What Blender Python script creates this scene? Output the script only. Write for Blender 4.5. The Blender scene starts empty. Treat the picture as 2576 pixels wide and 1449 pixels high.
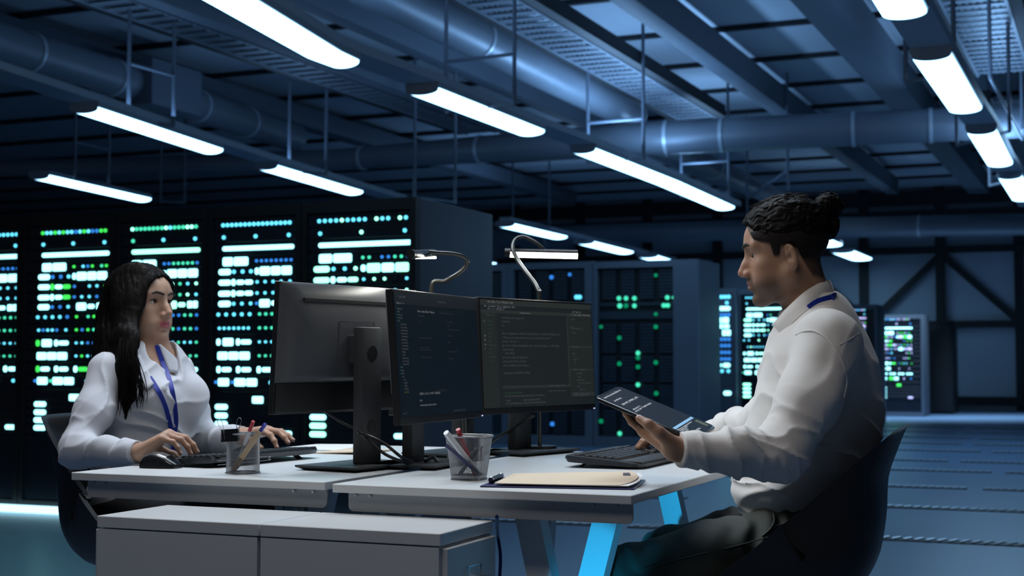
# Control room with server racks: two people at a pair of white desks.
import bpy, bmesh, math, random
import numpy as np
from mathutils import Vector, Matrix, Euler
random.seed(7)
SC = bpy.context.scene
COL = SC.collection
# ---------------------------------------------------------------- camera model
FPX, PITCH, CAM = 3608.0, 0.05, Vector((0, 0, 1.0))
CF = Vector((0, math.cos(PITCH), math.sin(PITCH)))
CU = Vector((0, -math.sin(PITCH), math.cos(PITCH)))
CR = Vector((1, 0, 0))
def ray(px, py):
    return CF + CR * ((px - 1288) / FPX) - CU * ((py - 724.5) / FPX)
def at(px, py, Y):                      # the point of that sight line at depth Y
    d = ray(px, py); return CAM + d * (Y / d.y)
def onz(px, py, z):                     # ... and at height z
    d = ray(px, py); return CAM + d * ((z - 1.0) / d.z)
# room axes (the desks, the racks, the light rows and the ducts all follow them)
PHI = -0.402
RA = Vector((math.cos(PHI), math.sin(PHI), 0))
RB = Vector((-math.sin(PHI), math.cos(PHI), 0))
UP = Vector((0, 0, 1))
def room(a, b, z=0.0): return RA * a + RB * b + UP * z
def onwall(px, py, b):                  # point of the sight line on the plane  b = const
    d = ray(px, py); t = (b - CAM.dot(RB)) / d.dot(RB); return CAM + d * t

# ---------------------------------------------------------------- materials
MATS = {}
def mat(name, col, rough=0.5, metal=0.0, emit=None, strength=0.0, vary=0.0, vscale=8.0, bump=0.0, bscale=60.0,
        spec=0.5, sample=True, coat=0.0, sheen=0.0, sss=0.0, stretch=None):
    if name in MATS: return MATS[name]
    m = bpy.data.materials.new(name); m.use_nodes = True
    nt = m.node_tree; b = nt.nodes['Principled BSDF']
    b.inputs['Base Color'].default_value = (*col, 1)
    b.inputs['Roughness'].default_value = rough
    b.inputs['Metallic'].default_value = metal
    b.inputs['Specular IOR Level'].default_value = spec
    if coat: b.inputs['Coat Weight'].default_value = coat
    if sheen: b.inputs['Sheen Weight'].default_value = sheen
    if sss:
        b.inputs['Subsurface Weight'].default_value = sss
        b.inputs['Subsurface Radius'].default_value = (0.012, 0.005, 0.003)
        b.inputs['Subsurface Scale'].default_value = 1.0
    if emit:
        b.inputs['Emission Color'].default_value = (*emit, 1)
        b.inputs['Emission Strength'].default_value = strength
        if not sample: m.cycles.emission_sampling = 'NONE'
    tc = None
    if vary or bump:
        tc = nt.nodes.new('ShaderNodeTexCoord'); src = tc.outputs['Object']
        if stretch:
            mp = nt.nodes.new('ShaderNodeMapping'); mp.inputs['Scale'].default_value = stretch
            nt.links.new(src, mp.inputs['Vector']); src = mp.outputs['Vector']
    if vary:
        n = nt.nodes.new('ShaderNodeTexNoise'); n.inputs['Scale'].default_value = vscale; n.inputs['Detail'].default_value = 4
        nt.links.new(src, n.inputs['Vector'])
        r = nt.nodes.new('ShaderNodeMix'); r.data_type = 'RGBA'
        r.inputs[6].default_value = (*[max(0, c * (1 - vary)) for c in col], 1)
        r.inputs[7].default_value = (*[min(1, c * (1 + vary)) for c in col], 1)
        nt.links.new(n.outputs['Fac'], r.inputs[0]); nt.links.new(r.outputs[2], b.inputs['Base Color'])
    if bump:
        n2 = nt.nodes.new('ShaderNodeTexNoise'); n2.inputs['Scale'].default_value = bscale; n2.inputs['Detail'].default_value = 5
        nt.links.new(src, n2.inputs['Vector'])
        bp = nt.nodes.new('ShaderNodeBump'); bp.inputs['Strength'].default_value = bump; bp.inputs['Distance'].default_value = 0.004
        nt.links.new(n2.outputs['Fac'], bp.inputs['Height']); nt.links.new(bp.outputs['Normal'], b.inputs['Normal'])
    MATS[name] = m
    return m

# ---------------------------------------------------------------- mesh building
def frame(o, x, y=None, z=None):
    """matrix with origin o, x axis x, z axis near z"""
    x = Vector(x).normalized(); z = Vector(z) if z is not None else UP.copy()
    y = z.cross(x).normalized(); z = x.cross(y).normalized()
    return Matrix(((x.x, y.x, z.x, o[0]), (x.y, y.y, z.y, o[1]), (x.z, y.z, z.z, o[2]), (0, 0, 0, 1)))
class MB:
    def __init__(s): s.bm = bmesh.new()
    def box(s, c, size, M=None, bevel=0.0, seg=2):
        t = Matrix.Translation(c) @ Matrix.Diagonal((*size, 1))
        if M is not None: t = M @ t
        g = bmesh.ops.create_cube(s.bm, size=1.0, matrix=t)
        if bevel:
            es = list({e for v in g['verts'] for e in v.link_edges})
            bmesh.ops.bevel(s.bm, geom=es, offset=bevel, segments=seg, affect='EDGES', profile=0.5)
        return s
    def span(s, lo, hi, M=None, bevel=0.0, seg=2):
        return s.box([(a + b) / 2 for a, b in zip(lo, hi)], [abs(b - a) for a, b in zip(lo, hi)], M, bevel, seg)
    def cyl(s, a, b, r, r2=None, n=20, caps=True):
        a = Vector(a); b = Vector(b); d = b - a
        q = d.to_track_quat('Z', 'Y').to_matrix().to_4x4()
        bmesh.ops.create_cone(s.bm, cap_ends=caps, cap_tris=False, segments=n, radius1=r, radius2=r if r2 is None else r2,
                              depth=d.length, matrix=Matrix.Translation((a + b) / 2) @ q)
        return s
    def ball(s, c, r, n=16, sc=(1, 1, 1), M=None):
        t = Matrix.Translation(c) @ Matrix.Diagonal((r * sc[0], r * sc[1], r * sc[2], 1))
        bmesh.ops.create_uvsphere(s.bm, u_segments=n, v_segments=max(6, n // 2), radius=1.0, matrix=t if M is None else M @ t)
        return s
    def loft(s, rings, close_u=True, caps=True):
        vs = [[s.bm.verts.new(p) for p in r] for r in rings]
        n = len(vs[0])
        for i in range(len(vs) - 1):
            for j in range(n if close_u else n - 1):
                k = (j + 1) % n
                try: s.bm.faces.new((vs[i][j], vs[i][k], vs[i + 1][k], vs[i + 1][j]))
                except ValueError: pass
        if caps and close_u:
            s.bm.faces.new(list(reversed(vs[0]))); s.bm.faces.new(vs[-1])
        return s
    def tube(s, pts, r, n=10, caps=True):
        pts = [Vector(p) for p in pts]; rs = r if isinstance(r, (list, tuple)) else [r] * len(pts)
        rings = []; up = None
        for i, p in enumerate(pts):
            t = (pts[min(i + 1, len(pts) - 1)] - pts[max(i - 1, 0)]).normalized()
            if up is None:
                up = Vector((0, 0, 1)) if abs(t.z) < 0.9 else Vector((1, 0, 0))
            u = (up - t * up.dot(t)).normalized(); w = t.cross(u); up = u
            rings.append([p + (u * math.cos(2 * math.pi * k / n) + w * math.sin(2 * math.pi * k / n)) * rs[i] for k in range(n)])
        return s.loft(rings, True, caps)
    def ribbon(s, pts, w, th, side):
        """flat band of width w and thickness th along pts; side(i) gives its width direction"""
        pts = [Vector(p) for p in pts]; rings = []
        for i, p in enumerate(pts):
            t = (pts[min(i + 1, len(pts) - 1)] - pts[max(i - 1, 0)]).normalized()
            d = Vector(side(i)); d = (d - t * d.dot(t)).normalized(); nn = t.cross(d)
            rings.append([p + d * (w / 2) + nn * (th / 2), p - d * (w / 2) + nn * (th / 2), p - d * (w / 2) - nn * (th / 2), p + d * (w / 2) - nn * (th / 2)])
        return s.loft(rings)
    def prism(s, poly, ext):
        ext = Vector(ext); poly = [Vector(p) for p in poly]
        a = [s.bm.verts.new(p) for p in poly]; b = [s.bm.verts.new(p + ext) for p in poly]; n = len(a)
        s.bm.faces.new(a); s.bm.faces.new(list(reversed(b)))
        for i in range(n):
            j = (i + 1) % n; s.bm.faces.new((a[j], a[i], b[i], b[j]))
        return s
    def lathe(s, prof, c, n=32, axis=UP):
        q = Vector(axis).to_track_quat('Z', 'Y').to_matrix(); c = Vector(c)
        rings = [[c + q @ Vector((r * math.cos(2 * math.pi * k / n), r * math.sin(2 * math.pi * k / n), z)) for k in range(n)] for r, z in prof]
        return s.loft(rings, True, True)
def spline(pts, n=8):
    """Catmull-Rom through pts"""
    P = [Vector(p) for p in pts]; out = []
    for i in range(len(P) - 1):
        p0, p1, p2, p3 = P[max(i - 1, 0)], P[i], P[i + 1], P[min(i + 2, len(P) - 1)]
        for k in range(n):
            t = k / n
            out.append(0.5 * ((2 * p1) + (p2 - p0) * t + (2 * p0 - 5 * p1 + 4 * p2 - p3) * t * t + (3 * p1 - p0 - 3 * p2 + p3) * t ** 3))
    return out + [P[-1]]

WM = {}                                  # world matrices of the roots
def thing(name, label, cat, loc=(0, 0, 0), M=None, group=None):
    o = bpy.data.objects.new(name, None); COL.objects.link(o); o.empty_display_size = 0.1
    m = M if M is not None else Matrix.Translation(loc)
    o.matrix_world = m; WM[o.name] = m.copy()
    o['label'] = label; o['category'] = cat
    if group: o['group'] = group
    return o
def rootM(o):
    while o.parent: o = o.parent
    return WM.get(o.name, Matrix.Identity(4))
def finish(me, smooth=True, angle=35):
    if smooth:
        me.polygons.foreach_set('use_smooth', [True] * len(me.polygons))
        try: me.set_sharp_from_angle(angle=math.radians(angle))
        except Exception: pass
def part(name, mb, m, parent, label=None, local=False, smooth=True):
    """one mesh object; its coordinates are given in the world unless local"""
    bm = mb.bm if isinstance(mb, MB) else mb
    if not local: bmesh.ops.transform(bm, matrix=rootM(parent).inverted(), verts=bm.verts)
    bmesh.ops.recalc_face_normals(bm, faces=bm.faces)
    me = bpy.data.meshes.new(name); bm.to_mesh(me); bm.free(); finish(me, smooth)
    for x in (m if isinstance(m, (list, tuple)) else [m]): me.materials.append(x)
    o = bpy.data.objects.new(name, me); COL.objects.link(o); o.parent = parent
    if label: o['label'] = label
    return o
def solo(name, mb, m, label, cat, loc=(0, 0, 0), group=None, smooth=True, kind=None, local=False, M=None):
    """a thing (or a piece of the setting) that is one mesh; world coordinates unless local"""
    bm = mb.bm if isinstance(mb, MB) else mb
    W = M if M is not None else Matrix.Translation(loc)
    if not local: bmesh.ops.transform(bm, matrix=W.inverted(), verts=bm.verts)
    bmesh.ops.recalc_face_normals(bm, faces=bm.faces)
    me = bpy.data.meshes.new(name); bm.to_mesh(me); bm.free(); finish(me, smooth)
    for x in (m if isinstance(m, (list, tuple)) else [m]): me.materials.append(x)
    o = bpy.data.objects.new(name, me); COL.objects.link(o); o.matrix_world = W; WM[o.name] = W.copy()
    if kind: o['kind'] = kind
    if label: o['label'] = label
    if cat: o['category'] = cat
    if group: o['group'] = group
    return o
def clone(o, parent, M=None):
    c = o.copy(); COL.objects.link(c); c.parent = parent
    if M is not None: c.matrix_local = M
    return c
def copy_tree(root, M, label=None):
    r = root.copy(); COL.objects.link(r); r.matrix_world = M; WM[r.name] = M.copy()
    if label: r['label'] = label
    for ch in [x for x in COL.objects if x.parent is root]:
        c = ch.copy(); COL.objects.link(c); c.parent = r
        for g in [x for x in COL.objects if x.parent is ch]:
            d = g.copy(); COL.objects.link(d); d.parent = c
    return r
# ---------------------------------------------------------------- the setting
M_FLOOR = mat('floor_vinyl', (0.12, 0.19, 0.30), rough=0.34, vary=0.12, vscale=3, bump=0.05, bscale=200)
M_CEIL = mat('ceiling_panel', (0.50, 0.56, 0.62), rough=0.7, vary=0.08, vscale=0.6)
M_JOIST = mat('dark_steel', (0.009, 0.010, 0.013), rough=0.6, vary=0.1)
M_WALL = mat('wall_panel', (0.42, 0.48, 0.56), rough=0.7, vary=0.10, vscale=0.7)
M_DUCT = mat('galvanised_duct', (0.19, 0.22, 0.26), rough=0.45, metal=0.2, vary=0.08, vscale=3)
M_SEAM = mat('duct_seam', (0.5, 0.56, 0.62), rough=0.4, metal=0.3)
M_TRAY = mat('tray_zinc', (0.22, 0.25, 0.29), rough=0.4, metal=0.4, vary=0.06)
M_ROD = mat('hanger_rod', (0.16, 0.19, 0.24), rough=0.5, metal=0.2, vary=0.05)
M_RAIL = mat('light_rail_enamel', (0.5, 0.55, 0.6), rough=0.5, vary=0.04)
M_STRIP = mat('lamp_diffuser', (0.9, 0.95, 1.0), rough=0.4, emit=(0.34, 0.68, 1.0), strength=6.0)
M_FIX = mat('lamp_housing', (0.35, 0.4, 0.45), rough=0.5, vary=0.05)
CEIL = 4.5
WALLB = 30.0
b = MB(); b.span((-42, -9, -0.2), (13, WALLB + 0.4, 0), frame((0, 0, 0), RA)); solo('floor', b, M_FLOOR, None, None, kind='structure')
b = MB(); b.span((-42, -9, CEIL), (13, WALLB + 0.4, CEIL + 0.2), frame((0, 0, 0), RA)); solo('ceiling', b, M_CEIL, None, None, loc=(0, 0, CEIL), kind='structure')
b = MB(); b.span((-42, WALLB, 0), (13, WALLB + 0.3, CEIL), frame((0, 0, 0), RA)); solo('wall_back', b, M_WALL, None, None, loc=room(0, WALLB), kind='structure')
b = MB(); b.span((-42.3, -9, 0), (-42, WALLB, CEIL), frame((0, 0, 0), RA)); solo('wall_left', b, M_WALL, None, None, loc=room(-42, 0), kind='structure')
b = MB(); b.span((13, -9, 0), (13.3, WALLB, CEIL), frame((0, 0, 0), RA)); solo('wall_right', b, M_WALL, None, None, loc=room(13, 0), kind='structure')
# the dark steel frame on the far wall
RM = frame((0, 0, 0), RA)
def wall_a(px, py=700): return onwall(px, py, WALLB).dot(RA)
def wall_z(px, py): return onwall(px, py, WALLB).z
n_trim = 0
def trim(lo, hi, m=M_JOIST):
    global n_trim
    n_trim += 1
    b = MB(); b.span(lo, hi, RM)
    c = RM @ Vector([(x + y) / 2 for x, y in zip(lo, hi)])
    return solo('trim_%d' % n_trim, b, m, None, None, loc=c, kind='structure')
for px in (1300, 1464, 1632, 1808, 1990, 2175, 2367, 2565, 2760):
    a = wall_a(px); trim((a - 0.09, WALLB - 0.16, 0), (a + 0.09, WALLB - 0.02, CEIL))
for z, h in ((wall_z(2300, 545), 0.11), (wall_z(2300, 631), 0.07), (wall_z(2300, 817), 0.07), (wall_z(2300, 1006), 0.08), (4.28, 0.14)):
    trim((-30, WALLB - 0.18, z - h), (11, WALLB - 0.03, z + h))
for p, q in (((2367, 640), (2218, 782)), ((2367, 640), (2560, 806)), ((1990, 640), (2175, 800))):
    A = onwall(*p, WALLB - 0.12); B_ = onwall(*q, WALLB - 0.12)
    n_trim += 1
    mb = MB(); d = (B_ - A).normalized(); mb.box((0, 0, 0), ((B_ - A).length, 0.06, 0.13), frame((A + B_) / 2, d, None, RB.cross(d)))
    solo('trim_%d' % n_trim, mb, M_JOIST, None, None, loc=(A + B_) / 2, kind='structure')
# joints between the ceiling panels
for k in range(13):
    bb = 7.9 + 1.68 * k
    trim((-28, bb - 0.035, CEIL - 0.05), (10, bb + 0.035, CEIL))
# ---------------------------------------------------------------- beams and rectangular ducts that follow the light rows
def run_box(name, label, cat, pl, pr, z, h, far, m, near=None, side=None):
    """a long box under the ceiling: pl / pr are pixels of its two lower edges, far/near its ends as b distances"""
    L = onz(*pl, z); R = onz(*pr, z)
    al, ar = L.dot(RA), R.dot(RA)
    near = 4.0 if near is None else near
    mb = MB(); mb.span((al, near, z), (ar, far, z + h), RM, bevel=0.01)
    c = RM @ Vector(((al + ar) / 2, (near + far) / 2, z))
    return solo(name, mb, m, label, cat, loc=c)
M_BEAM = mat('painted_beam', (0.12, 0.145, 0.18), rough=0.6, vary=0.08, vscale=2)
run_box('roof_beam', 'slim grey beam along the ceiling right of the bright cable tray', 'beam', (1530, 0), (1600, 0), 4.05, 0.3, 27, M_BEAM)
run_box('air_duct', 'wide flat rectangular duct under the ceiling left of the right-hand light row', 'duct', (1985, 0), (2100, 0), 4.0, 0.35, 27, M_BEAM)
run_box('roof_beam', 'grey ceiling beam just left of the lit round duct, passing above the strip lights', 'beam', (700, 0), (760, 0), 4.15, 0.25, 27, M_BEAM)
run_box('roof_beam', 'dark ceiling beam in the far upper left corner of the room', 'beam', (-420, 0), (-330, 0), 4.15, 0.25, 27, M_BEAM)
run_box('roof_beam', 'broad pale beam beside the dim cable tray on the left', 'beam', (330, 0), (395, 0), 3.9, 0.3, 17.5, M_BEAM)
# ---------------------------------------------------------------- round ducts
def duct(name, label, pts, rs, seams, cat='duct'):
    c = Vector(pts[len(pts) // 2])
    t = thing(name, label, cat, loc=c)
    b = MB(); b.tube(pts, rs, n=28); part('duct_pipe', b, M_DUCT, t)
    P = [Vector(p) for p in pts]
    for (i, f) in seams:
        p = P[i].lerp(P[i + 1], f); r = rs[i] + (rs[i + 1] - rs[i]) * f; d = (P[i + 1] - P[i]).normalized()
        b = MB(); b.cyl(p - d * 0.02, p + d * 0.02, r + 0.012, n=28); part('duct_collar', b, M_SEAM, t)
    return t
zc = 3.55
duct('round_duct', 'long round ventilation duct crossing the whole ceiling from left to right',
     [onz(-80, 428, zc), onz(0, 425, zc), onz(430, 414, zc), onz(850, 402, zc), onz(1220, 375, zc), onz(1600, 350, zc), onz(2000, 331, zc), onz(2430, 312, zc), onz(2700, 300, zc)],
     [0.105, 0.107, 0.12, 0.14, 0.165, 0.195, 0.19, 0.18, 0.175], [(3, 0.18), (3, 0.97), (5, 0.2), (5, 0.55), (6, 0.35), (6, 0.8)])
def run_duct(label, p, z, r, near, far, seams=(0.3, 0.6), name='round_duct'):
    P = onz(*p, z); a = P.dot(RA)
    pts = [room(a, near + (far - near) * k / 6, z) for k in range(7)]
    return duct(name, label, pts, [r] * 7, [(int(s * 6), s * 6 % 1) for s in seams])
run_duct('round duct lit pale blue beside the bright cable tray, running away from the viewer', (1010, 0), 3.95, 0.19, 5, 16.4)
run_duct('round duct behind the cross duct above the far strip lights', (1745, 400), 3.9, 0.17, 18.5, 27)
duct('round_duct', 'dark round duct high in the upper left corner',
     [onz(-160, 62, 3.95), onz(0, 108, 3.95), onz(180, 162, 3.95), onz(345, 212, 3.95)], [0.19] * 4, [(1, 0.4), (2, 0.6)])
duct('round_duct', 'dark round duct behind the trapeze hanger on the left, ending above the dim strips',
     [onz(448, 250, 3.95), onz(560, 288, 3.95), onz(740, 346, 3.95)], [0.19] * 3, [(0, 0.4), (1, 0.3)])
mb = MB(); A = onz(400, 224, 3.95); mb.box((0, 0, 0), (0.5, 0.9, 0.5), frame(A, RA), bevel=0.02)
solo('damper_box', mb, M_BEAM, 'square dark box joining the two dark round ducts on the left', 'duct box', loc=A)
duct('round_duct', 'pale round duct running along in front of the far wall',
     [onwall(x, y, 26.5) for x, y in ((1000, 607), (1300, 595), (1700, 583), (2100, 573), (2650, 563))], [0.19] * 5, [(1, 0.2), (2, 0.5), (3, 0.4)])
# ---------------------------------------------------------------- perforated cable trays
def tray(label, pl, pr, z, near, far, pitch=0.21, w=None):
    al = onz(*pl, z).dot(RA); ar = onz(*pr, z).dot(RA)
    t = thing('cable_tray', label, 'cable tray', M=frame(RA * ((al + ar) / 2) + RB * near + UP * z, RA))
    w = (ar - al) / 2; L = far - near
    for s in (-1, 1):
        b = MB(); b.span((s * w - 0.013, 0, 0), (s * w + 0.013, L, 0.05))
        part('side_rail', b, M_TRAY if s else M_JOIST, t, local=True)
        b = MB(); b.span((s * (w + 0.015), 0, 0.01), (s * (w + 0.12), L, 0.15)); part('side_flange', b, M_JOIST, t, local=True, label='dark outer flange')
    b = MB(); n = int(L / pitch)
    for k in range(n):
        y = (k + 0.5) * pitch
        b.span((-w, y - pitch * 0.30, 0.008), (w, y + pitch * 0.12, 0.02))
        m = 9                                            # the punched band of every second slat
        for j in range(m):
            x = -w + 2 * w * (j + 0.5) / m
            b.span((x - w / m * 0.62, y + pitch * 0.2, 0.008), (x + w / m * 0.62, y + pitch * 0.34, 0.02))
    part('tray_deck', b, M_TRAY, t, local=True)
    return t
tray('bright perforated cable tray above the middle light row, lit pale blue', (1148, 0), (1300, 0), 3.95, 6.5, 17.0)
tray('perforated cable tray along the right edge, beside the right-hand light row', (2362, 0), (2530, 0), 3.95, 6.5, 15.6)
tray('short far end of the right-hand cable tray seen past the cross duct', (2540, 345), (2620, 345), 3.95, 17.2, 24)
tray('dim cable tray on the upper left between two beams', (185, 0), (320, 0), 3.95, 6.5, 17.0)
tray('small far cable tray lit bright blue above the server racks', (308, 452), (368, 452), 3.95, 25.0, 28.2, pitch=0.25)
# ---------------------------------------------------------------- strip lights
LZ = 3.0
def strip(label, axis, width, group='ceiling strip lights', m=None):
    """axis: pixels down the middle of the glowing face, at height LZ"""
    P = [onz(*p, LZ) for p in axis]
    t = thing('strip_light', label, 'ceiling light', loc=(P[0] + P[-1]) / 2)
    rings = []; house = []
    for i, p in enumerate(P):
        d = (P[min(i + 1, len(P) - 1)] - P[max(i - 1, 0)]).normalized(); s = Vector((d.y, -d.x, 0))
        w = (width if not isinstance(width, (list, tuple)) else width[i]) / 2
        r = [p + s * (w * math.cos(math.pi * k / 10)) - UP * (0.034 * math.sin(math.pi * k / 10)) for k in range(11)]
        rings.append(r + [p - s * w + UP * 0.012, p + s * w + UP * 0.012])
        house.append([p + s * (w + 0.012) + UP * 0.013, p + s * (w + 0.012) + UP * 0.06, p - s * (w + 0.012) + UP * 0.06, p - s * (w + 0.012) + UP * 0.013])
    b = MB(); b.loft(rings, caps=False); part('diffuser', b, m or M_STRIP, t, label='glowing white diffuser')
    for i, j in ((0, 1), (-1, -2)):
        d = (P[i] - P[j]).normalized(); c0 = P[i] + UP * 0.0; b = MB()
        b.prism([c0 + (q - P[i]) * 1.03 for q in rings[i]], d * 0.006); part('end_cap', b, M_FIX, t)
    b = MB(); b.loft(house); part('housing', b, M_FIX, t)
    return t
strip('nearest strip light at the top centre, its near end cut off by the frame', [(470, -60), (577, 0), (812, 137), (866, 159)], [0.26, 0.26, 0.25, 0.22])
strip('strip light in the middle of the ceiling, second of the central row', [(1062, 228), (1335, 333)], 0.26)
strip('long strip light in front of the cross duct, ending above the man', [(1466, 378), (1675, 459), (1822, 523)], [0.25, 0.27, 0.27])
strip('strip light above the woman, the longer of the two on the left', [(212, 275), (532, 379)], 0.235)
strip('strip light above the server racks, left of centre', [(670, 420), (888, 484)], 0.25)
strip('lowest strip light at the left edge, just over the racks', [(98, 444), (358, 502)], 0.24)
strip('far strip light over the bar-shaped desk lamp', [(1270, 566), (1405, 597)], 0.30)
strip('far strip light between the desk lamp and the man', [(1470, 610), (1571, 635)], 0.34)
strip('smallest far strip light above the dark glazed racks', [(1628, 645), (1665, 656)], 0.40)
strip('stub of a far strip light beside the grey rack side', [(1204, 660), (1232, 664)], 0.30)
strip('far strip light behind the man\'s neck, the right one of two', [(2118, 633), (2166, 652)], 0.42)
strip('far strip light half hidden by the back of the man\'s head', [(2046, 600), (2088, 617)], 0.42)
strip('strip light at the top right, cut off by the upper frame edge', [(2222, -60), (2275, 34)], 0.25)
strip('large strip light near the right edge, second from the top', [(2342, 140), (2428, 275)], 0.25)
strip('third strip light down the right-hand row', [(2468, 329), (2515, 412)], 0.245)
strip('fourth strip light down the right-hand row, touching the right edge', [(2540, 444), (2572, 500)], 0.245)
def rail(label, axis, w):
    P = [onz(*p, LZ) + UP * 0.0585 for p in axis]; rings = []
    for i, p in enumerate(P):
        d = (P[min(i + 1, len(P) - 1)] - P[max(i - 1, 0)]).normalized(); s = Vector((d.y, -d.x, 0)) * (w / 2)
        rings.append([p + s, p + s + UP * 0.06, p - s + UP * 0.06, p - s])
    b = MB(); b.loft(rings); return solo('light_rail', b, M_RAIL, label, 'light rail', loc=P[len(P) // 2], group=None)
rail('flat mounting rail carrying the central row of strip lights', [(470, -60), (577, 0), (812, 137), (866, 159), (1062, 228), (1335, 333), (1466, 378), (1675, 459), (1840, 530)], 0.27)
rail('flat mounting rail carrying the right-hand row of strip lights', [(2222, -60), (2275, 34), (2342, 140), (2428, 275), (2468, 329), (2515, 412), (2540, 444), (2590, 530)], 0.27)
rail('flat mounting rail of the left row, above the woman', [(-60, 190), (212, 275), (532, 379), (670, 420), (888, 484), (1000, 515)], 0.26)
rail('thin far rail joining the small strip lights over the glazed racks', [(1270, 566), (1405, 597), (1571, 635), (1690, 662)], 0.18)
# ---------------------------------------------------------------- trapeze hangers
def hanger(label, p1, p2, zbot, bars, r=0.017):
    """two rods hung from the ceiling; p1, p2 = pixels of the lower ends; bars = heights above the lower end of the cross bars"""
    A = onz(*p1, zbot); B_ = onz(*p2, zbot)
    t = thing('trapeze_hanger', label, 'ceiling hanger', loc=(A + B_) / 2)
    for P in (A, B_):
        b = MB(); b.cyl(P, (P.x, P.y, CEIL), r, n=10); part('rod', b, M_ROD, t)
    for h in bars:
        b = MB(); b.cyl(A + UP * h, B_ + UP * h, r * 0.9, n=10); part('cross_bar', b, M_ROD, t)
    return t
hanger('pair of hanger rods on the upper left with two cross bars', (323, 292), (436, 318), 3.05, (0.0, 0.45))
hanger('pair of hanger rods above the central strip light', (1122, 285), (1294, 268), 3.0, (0.02, 0.42))
hanger('pair of hanger rods in front of the cross duct', (1479, 412), (1619, 402), 3.0, (0.02, 0.42))
hanger('pair of hanger rods over the end of the long strip light', (1713, 497), (1833, 491), 3.0, (0.03, 0.42))
hanger('pair of hanger rods left of the central row, crossing the cross duct', (727, 436), (820, 442), 3.0, (0.02,))
hanger('pair of hanger rods over the last server rack', (1043, 502), (1145, 513), 2.7, (0.02,))
hanger('pair of thin hanger rods far left above the lowest strip', (188, 452), (273, 468), 3.0, (0.02, 0.42))
hanger('pair of short rods over the racks at the small bright tray', (404, 511), (464, 513), 3.0, (0.02,))
hanger('pair of far hanger rods over the bar-shaped lamp', (1290, 560), (1382, 575), 3.05, (0.02,))
hanger('pair of far hanger rods just left of the man\'s head', (1880, 545), (1982, 480), 3.05, (0.25,))
hanger('hanger rods beside the large strip light on the right', (2279, 207), (2400, 180), 3.03, (0.0,))
hanger('hanger rods beside the third strip light on the right', (2407, 366), (2540, 330), 3.03, (0.0,))
hanger('hanger rods beside the fourth strip light on the right', (2490, 468), (2600, 440), 3.03, (0.0,))
hanger('hanger rods at the right edge by the cable tray', (2491, 195), (2572, 350), 3.3, (0.0,))
# ---------------------------------------------------------------- floor grilles
M_GRILLE = mat('grille_dark', (0.012, 0.014, 0.018), rough=0.5, vary=0.1)
M_SLAT = mat('grille_slat', (0.50, 0.56, 0.64), rough=0.35, metal=0.3, vary=0.06)
def make_grille():
    t = thing('floor_grille', 'x', 'floor grille', M=Matrix.Identity(4), group='slotted air grilles in the floor')
    b = MB(); b.span((-0.55, -0.065, 0.0), (0.55, 0.065, 0.006)); part('grille_bed', b, M_GRILLE, t, local=True)
    b = MB()
    for k in range(18):
        x = -0.52 + 1.04 * k / 17
        b.box((0, 0, 0), (0.017, 0.10, 0.006), Matrix.Translation((x, 0, 0.011)) @ Euler((0.0, 0.25, -0.35)).to_matrix().to_4x4(), bevel=0.002, seg=1)
    part('slat_bank', b, M_SLAT, t, local=True)
    return t
GR = None
rowlist = [(2355, 1362), (2355, 1280), (2250, 1224), (2290, 1183), (2240, 1157), (2300, 1133), (2300, 1115), (2300, 1100), (2300, 1086), (2300, 1074)]
rows_b = [onz(px, py, 0).dot(RB) for px, py in rowlist]
words_row = ['nearest', 'second', 'third', 'fourth', 'fifth', 'sixth', 'seventh', 'eighth', 'ninth', 'tenth']
def project(P):
    v = Vector(P) - CAM; d = v.dot(CF); return 1288 + v.dot(CR) / d * FPX, 724.5 - v.dot(CU) / d * FPX
ORD = ['rightmost', 'second from the right', 'third from the right', 'fourth from the right', 'fifth from the right', 'sixth from the right', 'seventh from the right', 'eighth from the right']
for i, bb in enumerate(rows_b):
    a0 = onz(*rowlist[i], 0).dot(RA) + (0 if i % 2 == 0 else 0.15)
    js = []
    for j in range(-7, 6):
        a = a0 + j * 1.22; px, py = project(room(a, bb))
        if 1230 < px < 2800: js.append((a, px))
    js = [x for x in js if (x[1] > 2140 or (x[1] < 1850 and i < 2))]
    js.sort(key=lambda x: -x[1])
    for k, (a, px) in enumerate(js[:7]):
        Mx = frame(room(a, bb), RA)
        lab = 'slotted floor grille, %s of the %s row behind the chair' % (ORD[k], words_row[i])
        if px < 1850: lab = 'slotted floor grille seen under the right desk, %s of the %s row' % (ORD[k], words_row[i])
        if GR is None:
            GR = make_grille(); GR.matrix_world = Mx; WM[GR.name] = Mx.copy(); GR['label'] = lab
        else: copy_tree(GR, Mx, lab)
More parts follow.
